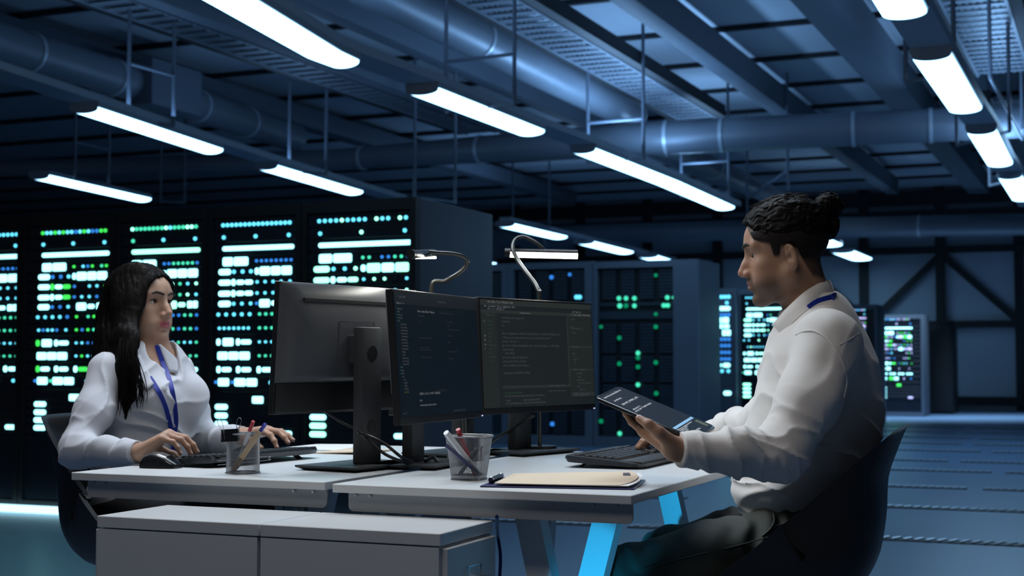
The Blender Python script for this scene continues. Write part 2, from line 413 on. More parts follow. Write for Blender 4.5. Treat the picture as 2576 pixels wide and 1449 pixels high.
# ---------------------------------------------------------------- server racks with lit fronts
M_RACK = mat('rack_black', (0.008, 0.009, 0.011), rough=0.5, vary=0.15)
M_FACE = mat('rack_face_dark', (0.006, 0.011, 0.02), rough=0.35, vary=0.3, vscale=5)
M_SIDE = mat('rack_side_grey', (0.085, 0.105, 0.14), rough=0.55, vary=0.08, vscale=2)
M_FRAMEG = mat('rack_frame_grey', (0.12, 0.145, 0.19), rough=0.55, vary=0.06, vscale=2)
LED = {'w': mat('led_white', (0.5, 0.9, 1), emit=(0.34, 0.95, 1.0), strength=2.5, sample=False),
       'c': mat('led_cyan', (0.3, 0.7, 0.9), emit=(0.12, 0.70, 0.95), strength=1.6, sample=False),
       'b': mat('led_blue', (0.1, 0.3, 0.7), emit=(0.03, 0.22, 0.72), strength=1.1, sample=False),
       't': mat('led_teal', (0.1, 0.6, 0.4), emit=(0.06, 0.72, 0.42), strength=1.3, sample=False),
       'm': mat('led_mint', (0.4, 0.9, 0.7), emit=(0.30, 1.0, 0.72), strength=2.4, sample=False),
       'g': mat('led_green', (0.1, 0.7, 0.1), emit=(0.05, 0.80, 0.10), strength=1.3, sample=False),
       'v': mat('led_violet', (0.6, 0.6, 0.9), emit=(0.55, 0.55, 1.0), strength=1.2, sample=False),
       'd': mat('led_dim_green', (0.02, 0.3, 0.12), emit=(0.0, 0.30, 0.12), strength=0.8, sample=False),
       'o': mat('led_off', (0.02, 0.02, 0.035), rough=0.4, vary=0.1)}
PCACHE = {}
def pill_mesh(name, w, h, key):
    k = (name, round(w, 4), round(h, 4), key)
    if k in PCACHE: return PCACHE[k]
    mb = MB(); r = min(w, h) / 2 * 0.98; n = 6; pts = []
    if w < h * 0.99: r = w / 2 * 0.98
    for cx, cz, a0 in ((w / 2 - r, h / 2 - r, 0), (-w / 2 + r, h / 2 - r, 90), (-w / 2 + r, -h / 2 + r, 180), (w / 2 - r, -h / 2 + r, 270)):
        rr = r if name != 'light_block' else r * 0.45
        ox = (w / 2 - rr) * (1 if cx >= 0 and a0 in (0, 270) else -1); oz = (h / 2 - rr) * (1 if a0 in (0, 90) else -1)
        for i in range(n + 1):
            a = math.radians(a0 + 90 * i / n); pts.append(Vector((ox + rr * math.cos(a), 0, oz + rr * math.sin(a))))
    top = [p * 0.86 - Vector((0, 0.007, 0)) for p in pts]
    mb.loft([[p + Vector((0, 0.001, 0)) for p in pts], [p - Vector((0, 0.004, 0)) for p in pts], top])
    bmesh.ops.recalc_face_normals(mb.bm, faces=mb.bm.faces)
    me = bpy.data.meshes.new(name); mb.bm.to_mesh(me); mb.bm.free(); finish(me); me.materials.append(LED[key])
    PCACHE[k] = me; return me
def light(name, u, z, w, h, key, parent):
    o = bpy.data.objects.new(name, pill_mesh(name, w, h, key)); COL.objects.link(o); o.parent = parent
    o.location = (u, -0.001, z); return o
# rows of the lit front, measured on the fourth rack: y, then (kind, x0, x1, ...) in its pixels (540 .. 735)
def D(xs, c='c', s=8.5): return [('dot', x, s, c) for x in xs]
def rng(a, b, n): return [a + (b - a) * k / (n - 1) for k in range(n)]
def P(x0, x1, h=12, c='w'): return [('pill', x0, x1, h, c)]
def K(x0, x1, h=22, c='w'): return [('block', x0, x1, h, c)]
def DI(x, c='w'): return [('dia', x, c)]
ROWS = [
 (563, D(rng(556, 724, 16), 'c', 10)),
 (594, D([558, 639, 722], 'c', 10)),
 (623, P(555, 735, 12)),
 (656, K(556, 582) + K(584, 621) + D(rng(642, 728, 8), 'b', 8)),
 (682, P(546, 577, 15) + D([585, 607, 628], 'c', 10) + DI(643) + K(650, 676) + K(678, 702) + K(704, 730)),
 (709, P(546, 577, 14) + DI(584) + P(592, 611) + P(613, 633) + D([644, 664, 684, 704, 726], 'c', 8)),
 (737, P(546, 577, 14) + DI(584) + P(592, 611) + P(613, 633) + D([644, 664, 684, 704, 726], 'c', 8)),
 (763, P(546, 577, 15) + D([585, 606, 628], 'c', 9) + D([643], 'b', 8) + K(650, 676, 20) + P(680, 698, 12) + K(704, 716, 18) + K(718, 730, 18)),
 (790, D(rng(546, 626, 5), 'c', 9.5) + D(rng(651, 728, 6), 't', 8)),
 (825, D(rng(549, 623, 7), 'c', 8) + D(rng(651, 728, 6), 't', 8)),
 (860, DI(547) + K(558, 585, 20) + DI(597) + P(604, 630) + D(rng(651, 728, 6), 'c', 7)),
 (895, K(545, 571, 20) + K(573, 598, 20) + K(600, 627, 20) + D(rng(651, 728, 6), 't', 7)),
 (930, DI(548) + P(556, 580) + DI(598) + P(606, 630) + DI(650) + P(658, 682) + DI(701) + P(709, 732)),
 (962, D([541], 'b', 8) + K(547, 575, 20) + D([583], 'b', 8) + K(589, 617, 20) + K(619, 646, 20) + D([680, 722], 'c', 10)),
 (1006, K(634, 662, 18)),
 (1025, P(540, 572, 14)), (1047, P(540, 572, 14)), (1068, P(540, 572, 14)),
 (1089, P(540, 572, 14) + P(703, 733, 13)),
]
TINTS = {  # how the lights of a rack are coloured
 'cyan': lambda r, c: c,
 'mixed': lambda r, c: {'c': r.choice('cccgbbo'), 'b': r.choice('bbtgco'), 't': r.choice('ctbggo'), 'w': 'w' if r.random() < .86 else 'g'}.get(c, c),
 'green': lambda r, c: {'c': r.choice('ctmtc'), 'b': r.choice('ttb'), 't': r.choice('tttb'), 'w': r.choice('wwm')}.get(c, c),
 'sparse': lambda r, c: {'c': r.choice('ccmco'), 'b': r.choice('bto'), 't': r.choice('tbo'), 'w': r.choice('wwwwm')}.get(c, c),
 'violet': lambda r, c: {'c': r.choice('vvcgb'), 'b': r.choice('vbg'), 't': r.choice('gvo'), 'w': r.choice('vwwg')}.get(c, c)}
def lit_rack(label, M, W, H, led0, led1, tint, seed, depth=0.95, zrow=None, group='row of tall server racks', side=M_SIDE, face=M_FACE, frm=M_RACK, cols=None, skip=0.0, rows=None):
    """M: frame at the lower left front corner (x right, z up); led0/led1: u extent of the lights; zrow maps a measured y to a height"""
    r = random.Random(seed); t = thing('server_rack', label, 'server rack', M=M, group=group)
    b = MB(); g = 0.035
    b.span((0, 0, 0), (g, 0.06, H)); b.span((W - g, 0, 0), (W, 0.06, H)); b.span((g, 0, H - 0.07), (W - g, 0.06, H)); b.span((g, 0, 0), (W - g, 0.06, 0.08))
    part('front_frame', b, frm, t, local=True)
    b = MB(); b.span((0, 0.06, 0), (W, depth, H), bevel=0.008); part('cabinet', b, side, t, local=True)
    b = MB(); zlow = zrow((rows or ROWS)[-1][0]) - 0.05
    if zlow > 0.13: b.span((g, 0.012, 0.08), (W - g, 0.058, zlow)); part('lower_panel', b, face, t, local=True)
    px = (led1 - led0) / 195.0
    rs = rows or ROWS
    zs = [zrow(y) for y, _ in rs]
    for i, (y, items) in enumerate(rs):
        zt = (zs[i - 1] + zs[i]) / 2 if i else zs[0] + 0.045
        zb = (zs[i + 1] + zs[i]) / 2 if i + 1 < len(rs) else zs[i] - 0.045
        b = MB(); b.span((g + 0.004, 0.012, zb + 0.003), (W - g - 0.004, 0.06, zt - 0.003), bevel=0.002, seg=1)
        un = part('server_unit', b, face, t, local=True)
        pz = abs(zs[0] - zs[-1]) / abs(rs[0][0] - rs[-1][0])
        for it in items:
            if skip and r.random() < skip: continue
            k = it[0]; c = TINTS[tint](r, it[-1])
            X = lambda x: led0 + (x - 540) * px
            if cols and it[1] > cols: continue
            if k == 'dot': o = light('indicator_light', X(it[1]), zs[i], it[2] * pz, it[2] * pz, c, un)
            elif k == 'pill': o = light('light_bar', X((it[1] + it[2]) / 2), zs[i], (it[2] - it[1]) * px, it[3] * pz, c, un)
            elif k == 'block': o = light('light_block', X((it[1] + it[2]) / 2), zs[i], (it[2] - it[1]) * px * 0.97, it[3] * pz, c, un)
            elif k == 'dia': o = light('indicator_light', X(it[1]), zs[i], 9 * px, 17 * pz, c, un)
            o.location.y = 0.011
    return t
BF = 7.47
def fa(px, py=800): return onwall(px, py, BF).dot(RA)
ends = [-190, 52, 288, 521, 757, 1047]
leds = [(-140, 46), (87, 270), (313, 499), (541, 736), (779, 1033)]
tints = ['cyan', 'mixed', 'green', 'cyan', 'sparse']
labs = ['tall server rack cut off by the left edge, its lights cyan', 'tall server rack left of the woman with bright green squares among white lights',
        'tall server rack right behind the woman\'s head, with a green-edged row of dots on top', 'tall server rack with all-cyan lights between the woman and the black monitor back',
        'rightmost tall server rack, with a broad grey side panel and sparse top lights']
HR = onwall(1047, 495, BF).z
for i in range(5):
    a0, a1 = fa(ends[i]), fa(ends[i + 1])
    l0, l1 = fa(leds[i][0]) - a0, fa(leds[i][1]) - a0
    f = (leds[i][0] + leds[i][1]) / 2
    lit_rack(labs[i], frame(room(a0, BF), RA), a1 - a0 - 0.006, HR, l0, l1, tints[i], 11 + i,
             zrow=lambda y: onwall(640, y, BF).z, depth=1.12 if i == 4 else 0.95)
# glowing box that stands for the lit floor edge along that row
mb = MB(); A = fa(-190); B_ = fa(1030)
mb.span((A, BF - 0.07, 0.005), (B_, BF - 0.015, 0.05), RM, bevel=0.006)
M_FOOT = mat('lit_edge_glow', (0.8, 0.9, 1), emit=(0.45, 0.85, 1.0), strength=2.0)
solo('lit_floor_edge', mb, M_FOOT, 'long white glowing box standing for the lit floor edge along the foot of the tall racks', 'lit floor edge', loc=room((A + B_) / 2, BF))
# ---------------------------------------------------------------- grey racks to the right, further off
def far_rack(label, x0, x1, ytop, Y, tint, seed, l0, l1, ybot=None, cols=None, skip=0.0, rows=None, y0=563, y1=1089, py0=745, py1=1000, frm=M_FRAMEG, face=M_FRAMEG):
    A = at(x0, 900, Y); bb = A.dot(RB); a0 = A.dot(RA); a1 = onwall(x1, 900, bb).dot(RA); H = onwall((x0 + x1) / 2, ytop, bb).z
    zr = lambda y: onwall((x0 + x1) / 2, py0 + (y - y0) * (py1 - py0) / (y1 - y0), bb).z
    return lit_rack(label, frame(room(a0, bb), RA), a1 - a0, H, onwall(l0, 900, bb).dot(RA) - a0, onwall(l1, 900, bb).dot(RA) - a0, tint, seed,
                    zrow=zr, group='grey racks behind the man', side=M_SIDE, frm=frm, face=face, cols=cols, skip=skip, depth=0.9, rows=rows)
NARROW = [(563, D(rng(552, 722, 7), 'c', 20)), (594, D([708], 'c', 18)), (623, P(545, 735, 22)), (656, D(rng(552, 722, 7), 'b', 18)),
          (684, DI(550) + K(560, 610, 30) + K(612, 670, 30) + K(672, 722, 30)), (715, P(545, 590, 22) + P(592, 638, 22) + P(640, 682, 22) + P(684, 726, 22)),
          (748, K(552, 650, 26) + K(672, 700, 30) + K(702, 735, 30)), (782, D(rng(552, 722, 7), 'b', 18)), (815, D(rng(552, 722, 7), 'b', 18)),
          (850, D(rng(552, 722, 7), 'b', 18)), (884, D(rng(552, 722, 7), 'b', 18)), (916, DI(550) + P(562, 620, 22) + DI(662) + P(675, 730, 22)),
          (946, D([568, 618, 668, 716], 'c', 18)), (985, P(545, 640, 26)), (1060, P(678, 736, 22))]
far_rack('grey rack with a single narrow column of lights, right of the tablet', 1758, 1852, 726, 18.3, 'cyan', 31, 1773, 1838, rows=NARROW, py0=747, py1=1003)
far_rack('grey rack partly hidden by the man\'s chin and chest, its lights white and green', 1857, 2012, 726, 18.2, 'sparse', 32, 1868, 1990, py0=748, py1=998, frm=M_FRAMEG, face=M_FACE)
far_rack('grey rack mostly hidden behind the man\'s shoulder, its lights in a thin strip', 2090, 2206, 766, 23.0, 'violet', 33, 2110, 2180, py0=780, py1=960, face=M_FACE)
far_rack('small grey rack right of the man\'s back with violet and green lights', 2209, 2322, 792, 25.5, 'violet', 34, 2216, 2296, py0=803, py1=1000, skip=0.12, face=M_FACE)
# black unlit rack
A = at(2327, 900, 26.6); bb = A.dot(RB); a0 = A.dot(RA); a1 = onwall(2396, 900, bb).dot(RA); H = onwall(2360, 808, bb).z
t = thing('server_rack', 'unlit black rack, the last and smallest one at the far wall', 'server rack', M=frame(room(a0, bb), RA), group='grey racks behind the man')
b = MB(); b.span((0, 0.04, 0), (a1 - a0, 0.9, H), bevel=0.01); part('cabinet', b, M_RACK, t, local=True)
b = MB(); b.span((0.03, 0.0, 0.06), (a1 - a0 - 0.03, 0.04, H - 0.05), bevel=0.01); part('door', b, M_RACK, t, local=True)
# ---------------------------------------------------------------- dark racks with open drive bays (behind the dual monitors)
M_BAY = mat('bay_dark', (0.006, 0.009, 0.013), rough=0.5, vary=0.2)
M_DRIVE = mat('drive_front', (0.03, 0.045, 0.065), rough=0.45, vary=0.25, vscale=12)
def bay_rack(label, x0, x1, w0, w1, Y, ytop, ywt, seed, ncol, lamps):
    bb = at(1492, 900, YB).dot(RB); a0 = onwall(x0, 900, bb).dot(RA); W = onwall(x1, 900, bb).dot(RA) - a0; xm = (x0 + x1) / 2
    H = onwall(xm, ytop, bb).z; zt = onwall(xm, ywt, bb).z
    u0 = onwall(w0, 900, bb).dot(RA) - a0; u1 = onwall(w1, 900, bb).dot(RA) - a0
    t = thing('storage_rack', label, 'server rack', M=frame(room(a0, bb), RA), group='dark storage racks with grey frames')
    b = MB(); b.span((0, 0, 0), (u0, 0.08, H)); b.span((u1, 0, 0), (W, 0.08, H)); b.span((u0, 0, zt), (u1, 0.08, H)); b.span((u0, 0, 0), (u1, 0.08, 0.12))
    part('front_frame', b, M_FRAMEG, t, local=True)
    b = MB(); b.span((0.0045, 0.08, 0), (W - 0.0045, 0.95, H - 0.001)); part('cabinet', b, M_BAY, t, local=True)
    for xs in ((0.0, 0.004), (W - 0.004, W)):
        b = MB(); b.span((xs[0], 0.081, 0), (xs[1], 0.95, H)); part('side_panel', b, M_SIDE, t, local=True)
    r = random.Random(seed); cw = (u1 - u0) / ncol; z = zt - 0.02; k = 0
    while z > 0.2:
        h = r.choice((0.22, 0.26, 0.30)) if k % 3 else 0.34
        if k == 1: h = 0.07
        if k == 2: h = 0.12
        if k in (1, 2):
            b = MB(); b.span((u0 + 0.01, 0.05, z - h + 0.02), (u1 - 0.01, 0.08, z - 0.01), bevel=0.003, seg=1); part('server_unit', b, M_DRIVE, t, local=True)
        else:
            for c in range(ncol):
                b = MB(); x = u0 + cw * c; n = max(3, int(h / 0.035))
                for j in range(n):
                    b.span((x + cw * 0.22, 0.045, z - h + h * (j + 0.12) / n), (x + cw * 0.94, 0.079, z - h + h * (j + 0.85) / n))
                part('drive_stack', b, M_DRIVE, t, local=True)
        z -= h + 0.03; k += 1
    for (lx, ly, c, s) in lamps:
        q = onwall(lx, ly, bb); o = light('indicator_light', q.dot(RA) - a0, q.z, s, s, c, t); o.location.y = 0.043
    return t
YB = 16.6
bay_rack('dark storage rack beside the grey rack side, mostly hidden by the bar lamp', 1207, 1276, 1217, 1262, YB + 0.2, 664, 682, 3, 1, [(1222, 1053, 'd', .05), (1222, 1073, 'd', .05)])
bay_rack('dark storage rack right behind the bar-shaped desk lamp', 1277, 1491, 1291, 1471, YB, 660, 676, 4, 4, [(1384, 697, 'b', .05), (1430, 690, 'b', .04), (1447, 747, 'c', .05), (1455, 747, 'c', .05), (1386, 1067, 'b', .05)])
bay_rack('widest dark storage rack with scattered green lights, right of the dual monitors', 1493, 1757, 1502, 1694, YB - 0.1, 655, 672, 5, 4,
         [(1554, 750, 't', .05), (1572, 750, 't', .05), (1593, 750, 't', .05), (1676, 748, 't', .05), (1692, 748, 't', .04), (1556, 769, 't', .055), (1572, 769, 'd', .05), (1593, 769, 't', .05), (1667, 768, 't', .05), (1677, 768, 't', .05),
          (1647, 692, 'd', .04), (1647, 790, 'd', .04), (1647, 822, 'd', .05), (1509, 822, 'd', .04), (1555, 850, 'd', .05), (1602, 888, 't', .05), (1602, 900, 'd', .05), (1555, 915, 'd', .05), (1602, 923, 'd', .05), (1647, 912, 'd', .05),
          (1602, 968, 't', .05), (1648, 990, 'd', .05), (1509, 1060, 'd', .05), (1556, 1091, 't', .05)])
# ---------------------------------------------------------------- desks and cabinets
M_DESK = mat('desk_white_laminate', (0.62, 0.64, 0.65), rough=0.38, vary=0.03, vscale=10, bump=0.02, bscale=300)
M_PANEL = mat('desk_steel_panel', (0.30, 0.32, 0.34), rough=0.45, vary=0.04)
M_LEG = mat('desk_leg_white', (0.62, 0.64, 0.66), rough=0.4, vary=0.03)
M_CAB = mat('cabinet_white', (0.60, 0.61, 0.62), rough=0.35, vary=0.03)
M_CHROME = mat('chrome', (0.6, 0.62, 0.65), rough=0.22, metal=1.0, vary=0.05)
M_BLK = mat('black_plastic', (0.012, 0.013, 0.015), rough=0.42, vary=0.15, bump=0.02, bscale=400)
M_BLKG = mat('black_gloss', (0.010, 0.011, 0.013), rough=0.2, vary=0.1)
M_GREYP = mat('dark_grey_plastic', (0.035, 0.038, 0.043), rough=0.5, vary=0.08, bump=0.03, bscale=500)
M_CABLE = mat('cable_black', (0.01, 0.01, 0.012), rough=0.45, vary=0.1)
DZ = 0.73
RFL = Vector((0.238, 2.873, 0)) - RA * 0.684
LFL = Vector((-0.414, 3.19, 0)) - RA * 0.701
def desk(label, O, w, p0):
    M = frame(O, RA); t = thing('desk', label, 'desk', M=M, group=None)
    L = 1.25; T = 0.0185
    b = MB(); b.span((0, 0, DZ - T), (w, L, DZ), bevel=0.0015, seg=1); part('desk_top', b, M_DESK, t, local=True)
    for y in (0.012, L - 0.03):
        b = MB(); poly = []
        z1, z0, r = DZ - T - 0.0005, DZ - T - 0.040, 0.012
        poly = [(p0, y, z1), (p0, y, z0 + r)] + [(p0 + r - r * math.cos(k * math.pi / 8), y, z0 + r - r * math.sin(k * math.pi / 8)) for k in range(1, 5)] + \
               [(w - r + r * math.sin(k * math.pi / 8) - 0.002, y, z0 + r - r * math.cos(k * math.pi / 8)) for k in range(0, 4)] + [(w - 0.002, y, z0 + r), (w - 0.002, y, z1)]
        b.prism(poly, (0, 0.006, 0)); part('apron', b, M_PANEL, t, local=True)
    for x in (p0 + 0.02, p0 + 0.055, w - 0.085, w - 0.035):
        b = MB(); b.cyl((x, 0.0115, DZ - T - 0.005), (x, 0.006, DZ - T - 0.005), 0.0035, n=12); part('screw', b, M_CHROME, t, local=True)
    for y in ((0.07, 1.06) if w < 0.69 else (0.50, 1.06)):
        for x0, x1 in ((0.42, 0.58), (0.590, 0.40)):
            if w > 0.69: x0, x1 = x0 - 0.22, x1 - 0.22
            if w < 0.69 and y > 1 and x0 > 0.5: x0, x1 = 0.08, 0.02
            dy = 0 if x0 < 0.5 and w < 0.69 or x0 < 0.3 else 0.075
            b = MB(); A = Vector((x0, y + dy, DZ - T)); B_ = Vector((x1, y + dy, 0.0)); hw = 0.028
            b.prism([A + Vector((-hw, 0, 0)), A + Vector((hw, 0, 0)), B_ + Vector((hw, 0, 0)), B_ + Vector((-hw, 0, 0))], (0, 0.045, 0))
            part('leg', b, M_LEG, t, local=True)
    return t
desk('white desk on the right with the dual monitors and the tan folder', RFL, 0.684, 0.034)
desk('white desk on the left in front of the woman, with the round pen cup', LFL, 0.701, 0.040)
CFR = Vector((-0.1356, 2.764, 0)); CW, CD, CH = 0.4086, 0.2475, 0.6675
def cabinet(label, O, right):
    t = thing('drawer_cabinet', label, 'cabinet', M=frame(O, RA)); g = 0.0015
    b = MB(); b.span((g, 0, CH - 0.0245), (CW - g, CD, CH), bevel=0.0015, seg=1); part('top_panel', b, M_CAB, t, local=True)
    b = MB(); b.span((g + 0.001, 0.001, 0.03), (CW - g - 0.004, CD - 0.001, CH - 0.027)); part('body', b, M_CAB, t, local=True)
    b = MB(); b.span((0.03, 0.02, 0), (CW - 0.03, CD - 0.02, 0.03)); part('plinth', b, M_BLK, t, local=True)
    x = CW - g - 0.004 if right else g + 0.001; s = 1 if right else -1
    zz = [CH - 0.030, CH - 0.20, CH - 0.38, 0.035]
    for k in range(3):
        b = MB(); b.span((x, 0.012, zz[k + 1] + 0.004), (x + s * 0.0135, CD - 0.006, zz[k]), bevel=0.0015, seg=1)
        d = part('drawer', b, M_CAB, t, local=True)
        zc_ = zz[k] - 0.075; yc = CD * 0.52; xf = x + s * 0.0135
        b = MB(); b.tube(spline([(xf, yc - 0.035, zc_), (xf + s * 0.022, yc - 0.033, zc_), (xf + s * 0.026, yc - 0.02, zc_), (xf + s * 0.026, yc + 0.03, zc_), (xf + s * 0.022, yc + 0.042, zc_), (xf, yc + 0.045, zc_)], 5), 0.0042, n=10)
        part('handle', b, M_CHROME, d, local=True, label='bent metal bar handle')
        b = MB(); z1, z0 = zc_ + 0.03, zc_ - 0.012
        b.tube([(xf, yc - 0.03, z1), (xf + s * 0.004, yc - 0.03, z1), (xf + s * 0.004, yc + 0.03, z1), (xf + s * 0.004, yc + 0.03, z0), (xf + s * 0.004, yc - 0.03, z0), (xf + s * 0.004, yc - 0.03, z1)], 0.0012, n=6)
        part('label_holder', b, M_CHROME, d, local=True)
    return t
cabinet('white drawer cabinet nearest the viewer with a metal handle on its right end', CFR - RA * CW, True)
cabinet('white drawer cabinet on the left, its plain side facing the viewer', CFR - RA * (2 * CW), False)
mb = MB(); mb.tube(spline([onz(1250, 1300, 0.69) , at(1252, 1345, 3.35), at(1259, 1400, 3.35), at(1256, 1470, 3.35), at(1252, 1560, 3.35), at(1268, 1900, 3.35)], 8), 0.004, n=8)
solo('power_cable', mb, mat('cable_blue', (0.01, 0.03, 0.16), rough=0.4, vary=0.1), 'dark blue cable hanging behind the right cabinet below the desk', 'cable', loc=at(1252, 1345, 3.35))
# ---------------------------------------------------------------- monitors
def text_bm(items):
    """items: (x, y, size, string) -> flat glyph meshes in the x/z plane at y = 0"""
    bm = bmesh.new()
    for x, y, s, st in items:
        cu = bpy.data.curves.new('txt', 'FONT'); cu.body = st; cu.size = s; cu.resolution_u = 1
        ob = bpy.data.objects.new('txt', cu); me = bpy.data.meshes.new_from_object(ob)
        me.transform(Matrix.Translation((x, 0, y)) @ Matrix.Rotation(math.pi / 2, 4, 'X')); bm.from_mesh(me)
        bpy.data.objects.remove(ob); bpy.data.curves.remove(cu); bpy.data.meshes.remove(me)
    return bm
def etext(name, c, s): return mat(name, (0.02, 0.02, 0.02), emit=c, strength=s, sample=False)
T_GREY = etext('text_grey', (0.75, 0.8, 0.85), 0.20); T_DIM = etext('text_dim', (0.6, 0.7, 0.75), 0.085); T_GRN = etext('text_green', (0.25, 0.8, 0.4), 0.06)
T_TEAL = etext('text_teal', (0.15, 0.8, 0.75), 0.14); T_RED = etext('text_red', (0.9, 0.1, 0.12), 0.25); T_BRI = etext('text_bright', (0.85, 0.92, 1), 0.5); T_YEL = etext('text_yellow', (0.7, 0.7, 0.1), 0.10)
def scr(name, c, k): return mat(name, [x * 0.03 for x in c], rough=0.28, emit=c, strength=k, sample=False, spec=0.16, vary=0.02)
S_NAVY = scr('screen_navy', (0.30, 0.52, 0.80), 0.008); S_NAVY2 = scr('screen_navy_bar', (0.45, 0.6, 0.8), 0.013)
S_GREY = scr('screen_slate', (0.52, 0.66, 0.70), 0.016); S_GREY2 = scr('screen_slate_bar', (0.62, 0.74, 0.70), 0.028)
M_BACK = mat('monitor_back', (0.085, 0.09, 0.10), rough=0.36, vary=0.05, bump=0.03, bscale=600)
def monitor(label, left, d, zb, zt, L, base, tilt, back_detail=False, col_h=None, bw=0.19, bl=0.27):
    """left: lower left end as the viewer of the screen sees it; d: direction to its right; base: centre of the foot"""
    d = Vector((d[0], d[1], 0)).normalized(); M = frame((base[0], base[1], DZ), d)
    t = thing('monitor', label, 'monitor', M=M, group=None)
    lo = M.inverted() @ Vector((left[0], left[1], zb)); h = (zt - zb) / math.cos(tilt)
    PM = Matrix.Translation(lo) @ Matrix.Rotation(-tilt, 4, 'X')   # panel frame: x right, z up, y away from the viewer
    b = MB(); b.span((0, 0, 0), (L, 0.016, h), PM, bevel=0.0015, seg=1); pn = part('display_panel', b, M_BLK, t, local=True)
    b = MB(); rings = []                                          # swelling back
    for k, (ins, y) in enumerate(((0.0, 0.016), (0.006, 0.021), (0.03, 0.028), (0.07, 0.034), (0.11, 0.037))):
        x0, x1, z0, z1 = ins, L - ins, 0.075 + ins * 0.15, h - ins
        if k == 0: z0 = 0.075
        n = 10; ring = []
        for (ax, az, bx, bz) in ((x0, z0, x1, z0), (x1, z0, x1, z1), (x1, z1, x0, z1), (x0, z1, x0, z0)):
            for i in range(n): ring.append(PM @ Vector((ax + (bx - ax) * i / n, y, az + (bz - az) * i / n)))
        rings.append(ring)
    b.loft(rings); part('back_cover', b, M_BACK, t, local=True)
    b = MB(); b.span((0.004, 0.016, 0.004), (L - 0.004, 0.019, 0.075), PM, bevel=0.001, seg=1); part('lower_back_panel', b, M_BLK, t, local=True)
    if back_detail:
        b = MB(); b.span((L * 0.19, 0.030, h - 0.045), (L * 0.87, 0.0345, h - 0.037), PM @ Matrix.Rotation(0.0, 4, 'X')); part('vent_slot', b, M_CABLE, t, local=True, label='long black vent slot')
        b = MB(); b.span((L * 0.5 - 0.07, 0.036, 0.135), (L * 0.5 + 0.07, 0.0376, h - 0.09), PM, bevel=0.002, seg=1); part('mount_plate', b, M_BACK, t, local=True)
    cx = lo.x + L / 2; c0 = PM @ Vector((L / 2, 0.037, h * 0.52))
    yb = c0.y + 0.022; ch = col_h if col_h else c0.z + 0.06
    b = MB(); b.span((cx - 0.039, yb, 0.012), (cx + 0.039, yb + 0.03, ch), Matrix.Translation((0, 0, 0)), bevel=0.004); colm = part('stand_column', b, M_GREYP, t, local=True)
    b = MB(); b.cyl((cx, yb + 0.0295, ch - 0.065), (cx, yb + 0.0315, ch - 0.065), 0.019, n=28); part('column_disc', b, M_BLK, colm, local=True)
    b = MB(); b.cyl((cx, yb + 0.0295, 0.105), (cx, yb + 0.0315, 0.105), 0.017, n=28); part('cable_hole', b, M_CABLE, colm, local=True)
    b = MB(); b.span((cx - 0.035, c0.y - 0.002, c0.z - 0.028), (cx + 0.035, c0.y + 0.025, c0.z + 0.028), bevel=0.004)
    b.cyl((cx - 0.034, c0.y + 0.014, c0.z - 0.03), (cx + 0.034, c0.y + 0.014, c0.z - 0.03), 0.012, n=20)
    b.span((cx - 0.02, c0.y + 0.02, c0.z - 0.02), (cx + 0.02, yb + 0.002, c0.z + 0.02)); part('tilt_mount', b, M_GREYP, t, local=True)
    b = MB(); x0, x1, y0, y1 = cx - bl / 2, cx + bl / 2, yb + 0.015 - bw * 0.62, yb + 0.015 + bw * 0.38
    b.loft([[(x0 + 0.016, y0 + 0.016, 0.0005), (x1 - 0.016, y0 + 0.016, 0.0005), (x1 - 0.016, y1 - 0.016, 0.0005), (x0 + 0.016, y1 - 0.016, 0.0005)],
            [(x0, y0, 0.008), (x1, y0, 0.008), (x1, y1, 0.008), (x0, y1, 0.008)], [(x0, y0, 0.0125), (x1, y0, 0.0125), (x1, y1, 0.0125), (x0, y1, 0.0125)]])
    part('stand_base', b, M_GREYP, t, local=True)
    t_info = dict(t=t, PM=PM, L=L, h=h, panel=pn, cx=cx, yb=yb)
    return t_info
def screen(mi, m, bars=(), texts=(), extra=()):
    PM, L, h, t = mi['PM'], mi['L'], mi['h'], mi['t']; e = 0.006
    b = MB(); b.span((e, -0.0012, 0.018), (L - e, 0.0005, h - e), PM); s = part('screen', b, m, t, local=True, label='lit dark screen full of small text')
    W, H = L - 2 * e, h - e - 0.018
    Q = PM @ Matrix.Translation((e, -0.0014, 0.018))
    for mm, rects in bars:
        for x0, y0, x1, y1 in rects:
            b = MB(); b.span((x0 * W, -0.0002, (1 - y1) * H), (x1 * W, 0, (1 - y0) * H), Q); part('window_pane', b, mm, s, local=True)
    for mm, items in texts:
        for x, y, sz, st in items:
            bm = text_bm([(x * W, (1 - y) * H, sz, st)])
            bmesh.ops.transform(bm, matrix=Q @ Matrix.Translation((0, -0.0005, 0)), verts=bm.verts)
            part('text_line', bm, mm, s, local=True, smooth=False)
    return s
MON1 = monitor('monitor seen from behind, its dark back and stand column facing the viewer', (-0.286, 3.86), (-0.535, -0.845), 0.871, 1.187, 0.545, (-0.40, 3.60), math.radians(3.5), back_detail=True, col_h=0.351)
MON2 = monitor('left one of the dual monitors, showing a file list on a navy screen', (-0.263, 3.385), (0.342, 0.94), 0.845, 1.169, 0.54, (-0.20, 3.45), math.radians(4), col_h=0.34)
MON3 = monitor('right one of the dual monitors, showing lines of code on a grey screen', (-0.079, 3.905), (0.61, 0.79), 0.850, 1.172, 0.545, (0.06, 3.99), math.radians(3), col_h=0.34)
MON4 = monitor('hidden monitor behind the dual pair, only its foot and column showing', (-0.085, 4.33), (-0.5, -0.866), 0.85, 1.150, 0.50, (-0.20, 4.12), math.radians(3), col_h=0.33)
screen(MON1, S_GREY); screen(MON4, S_GREY)
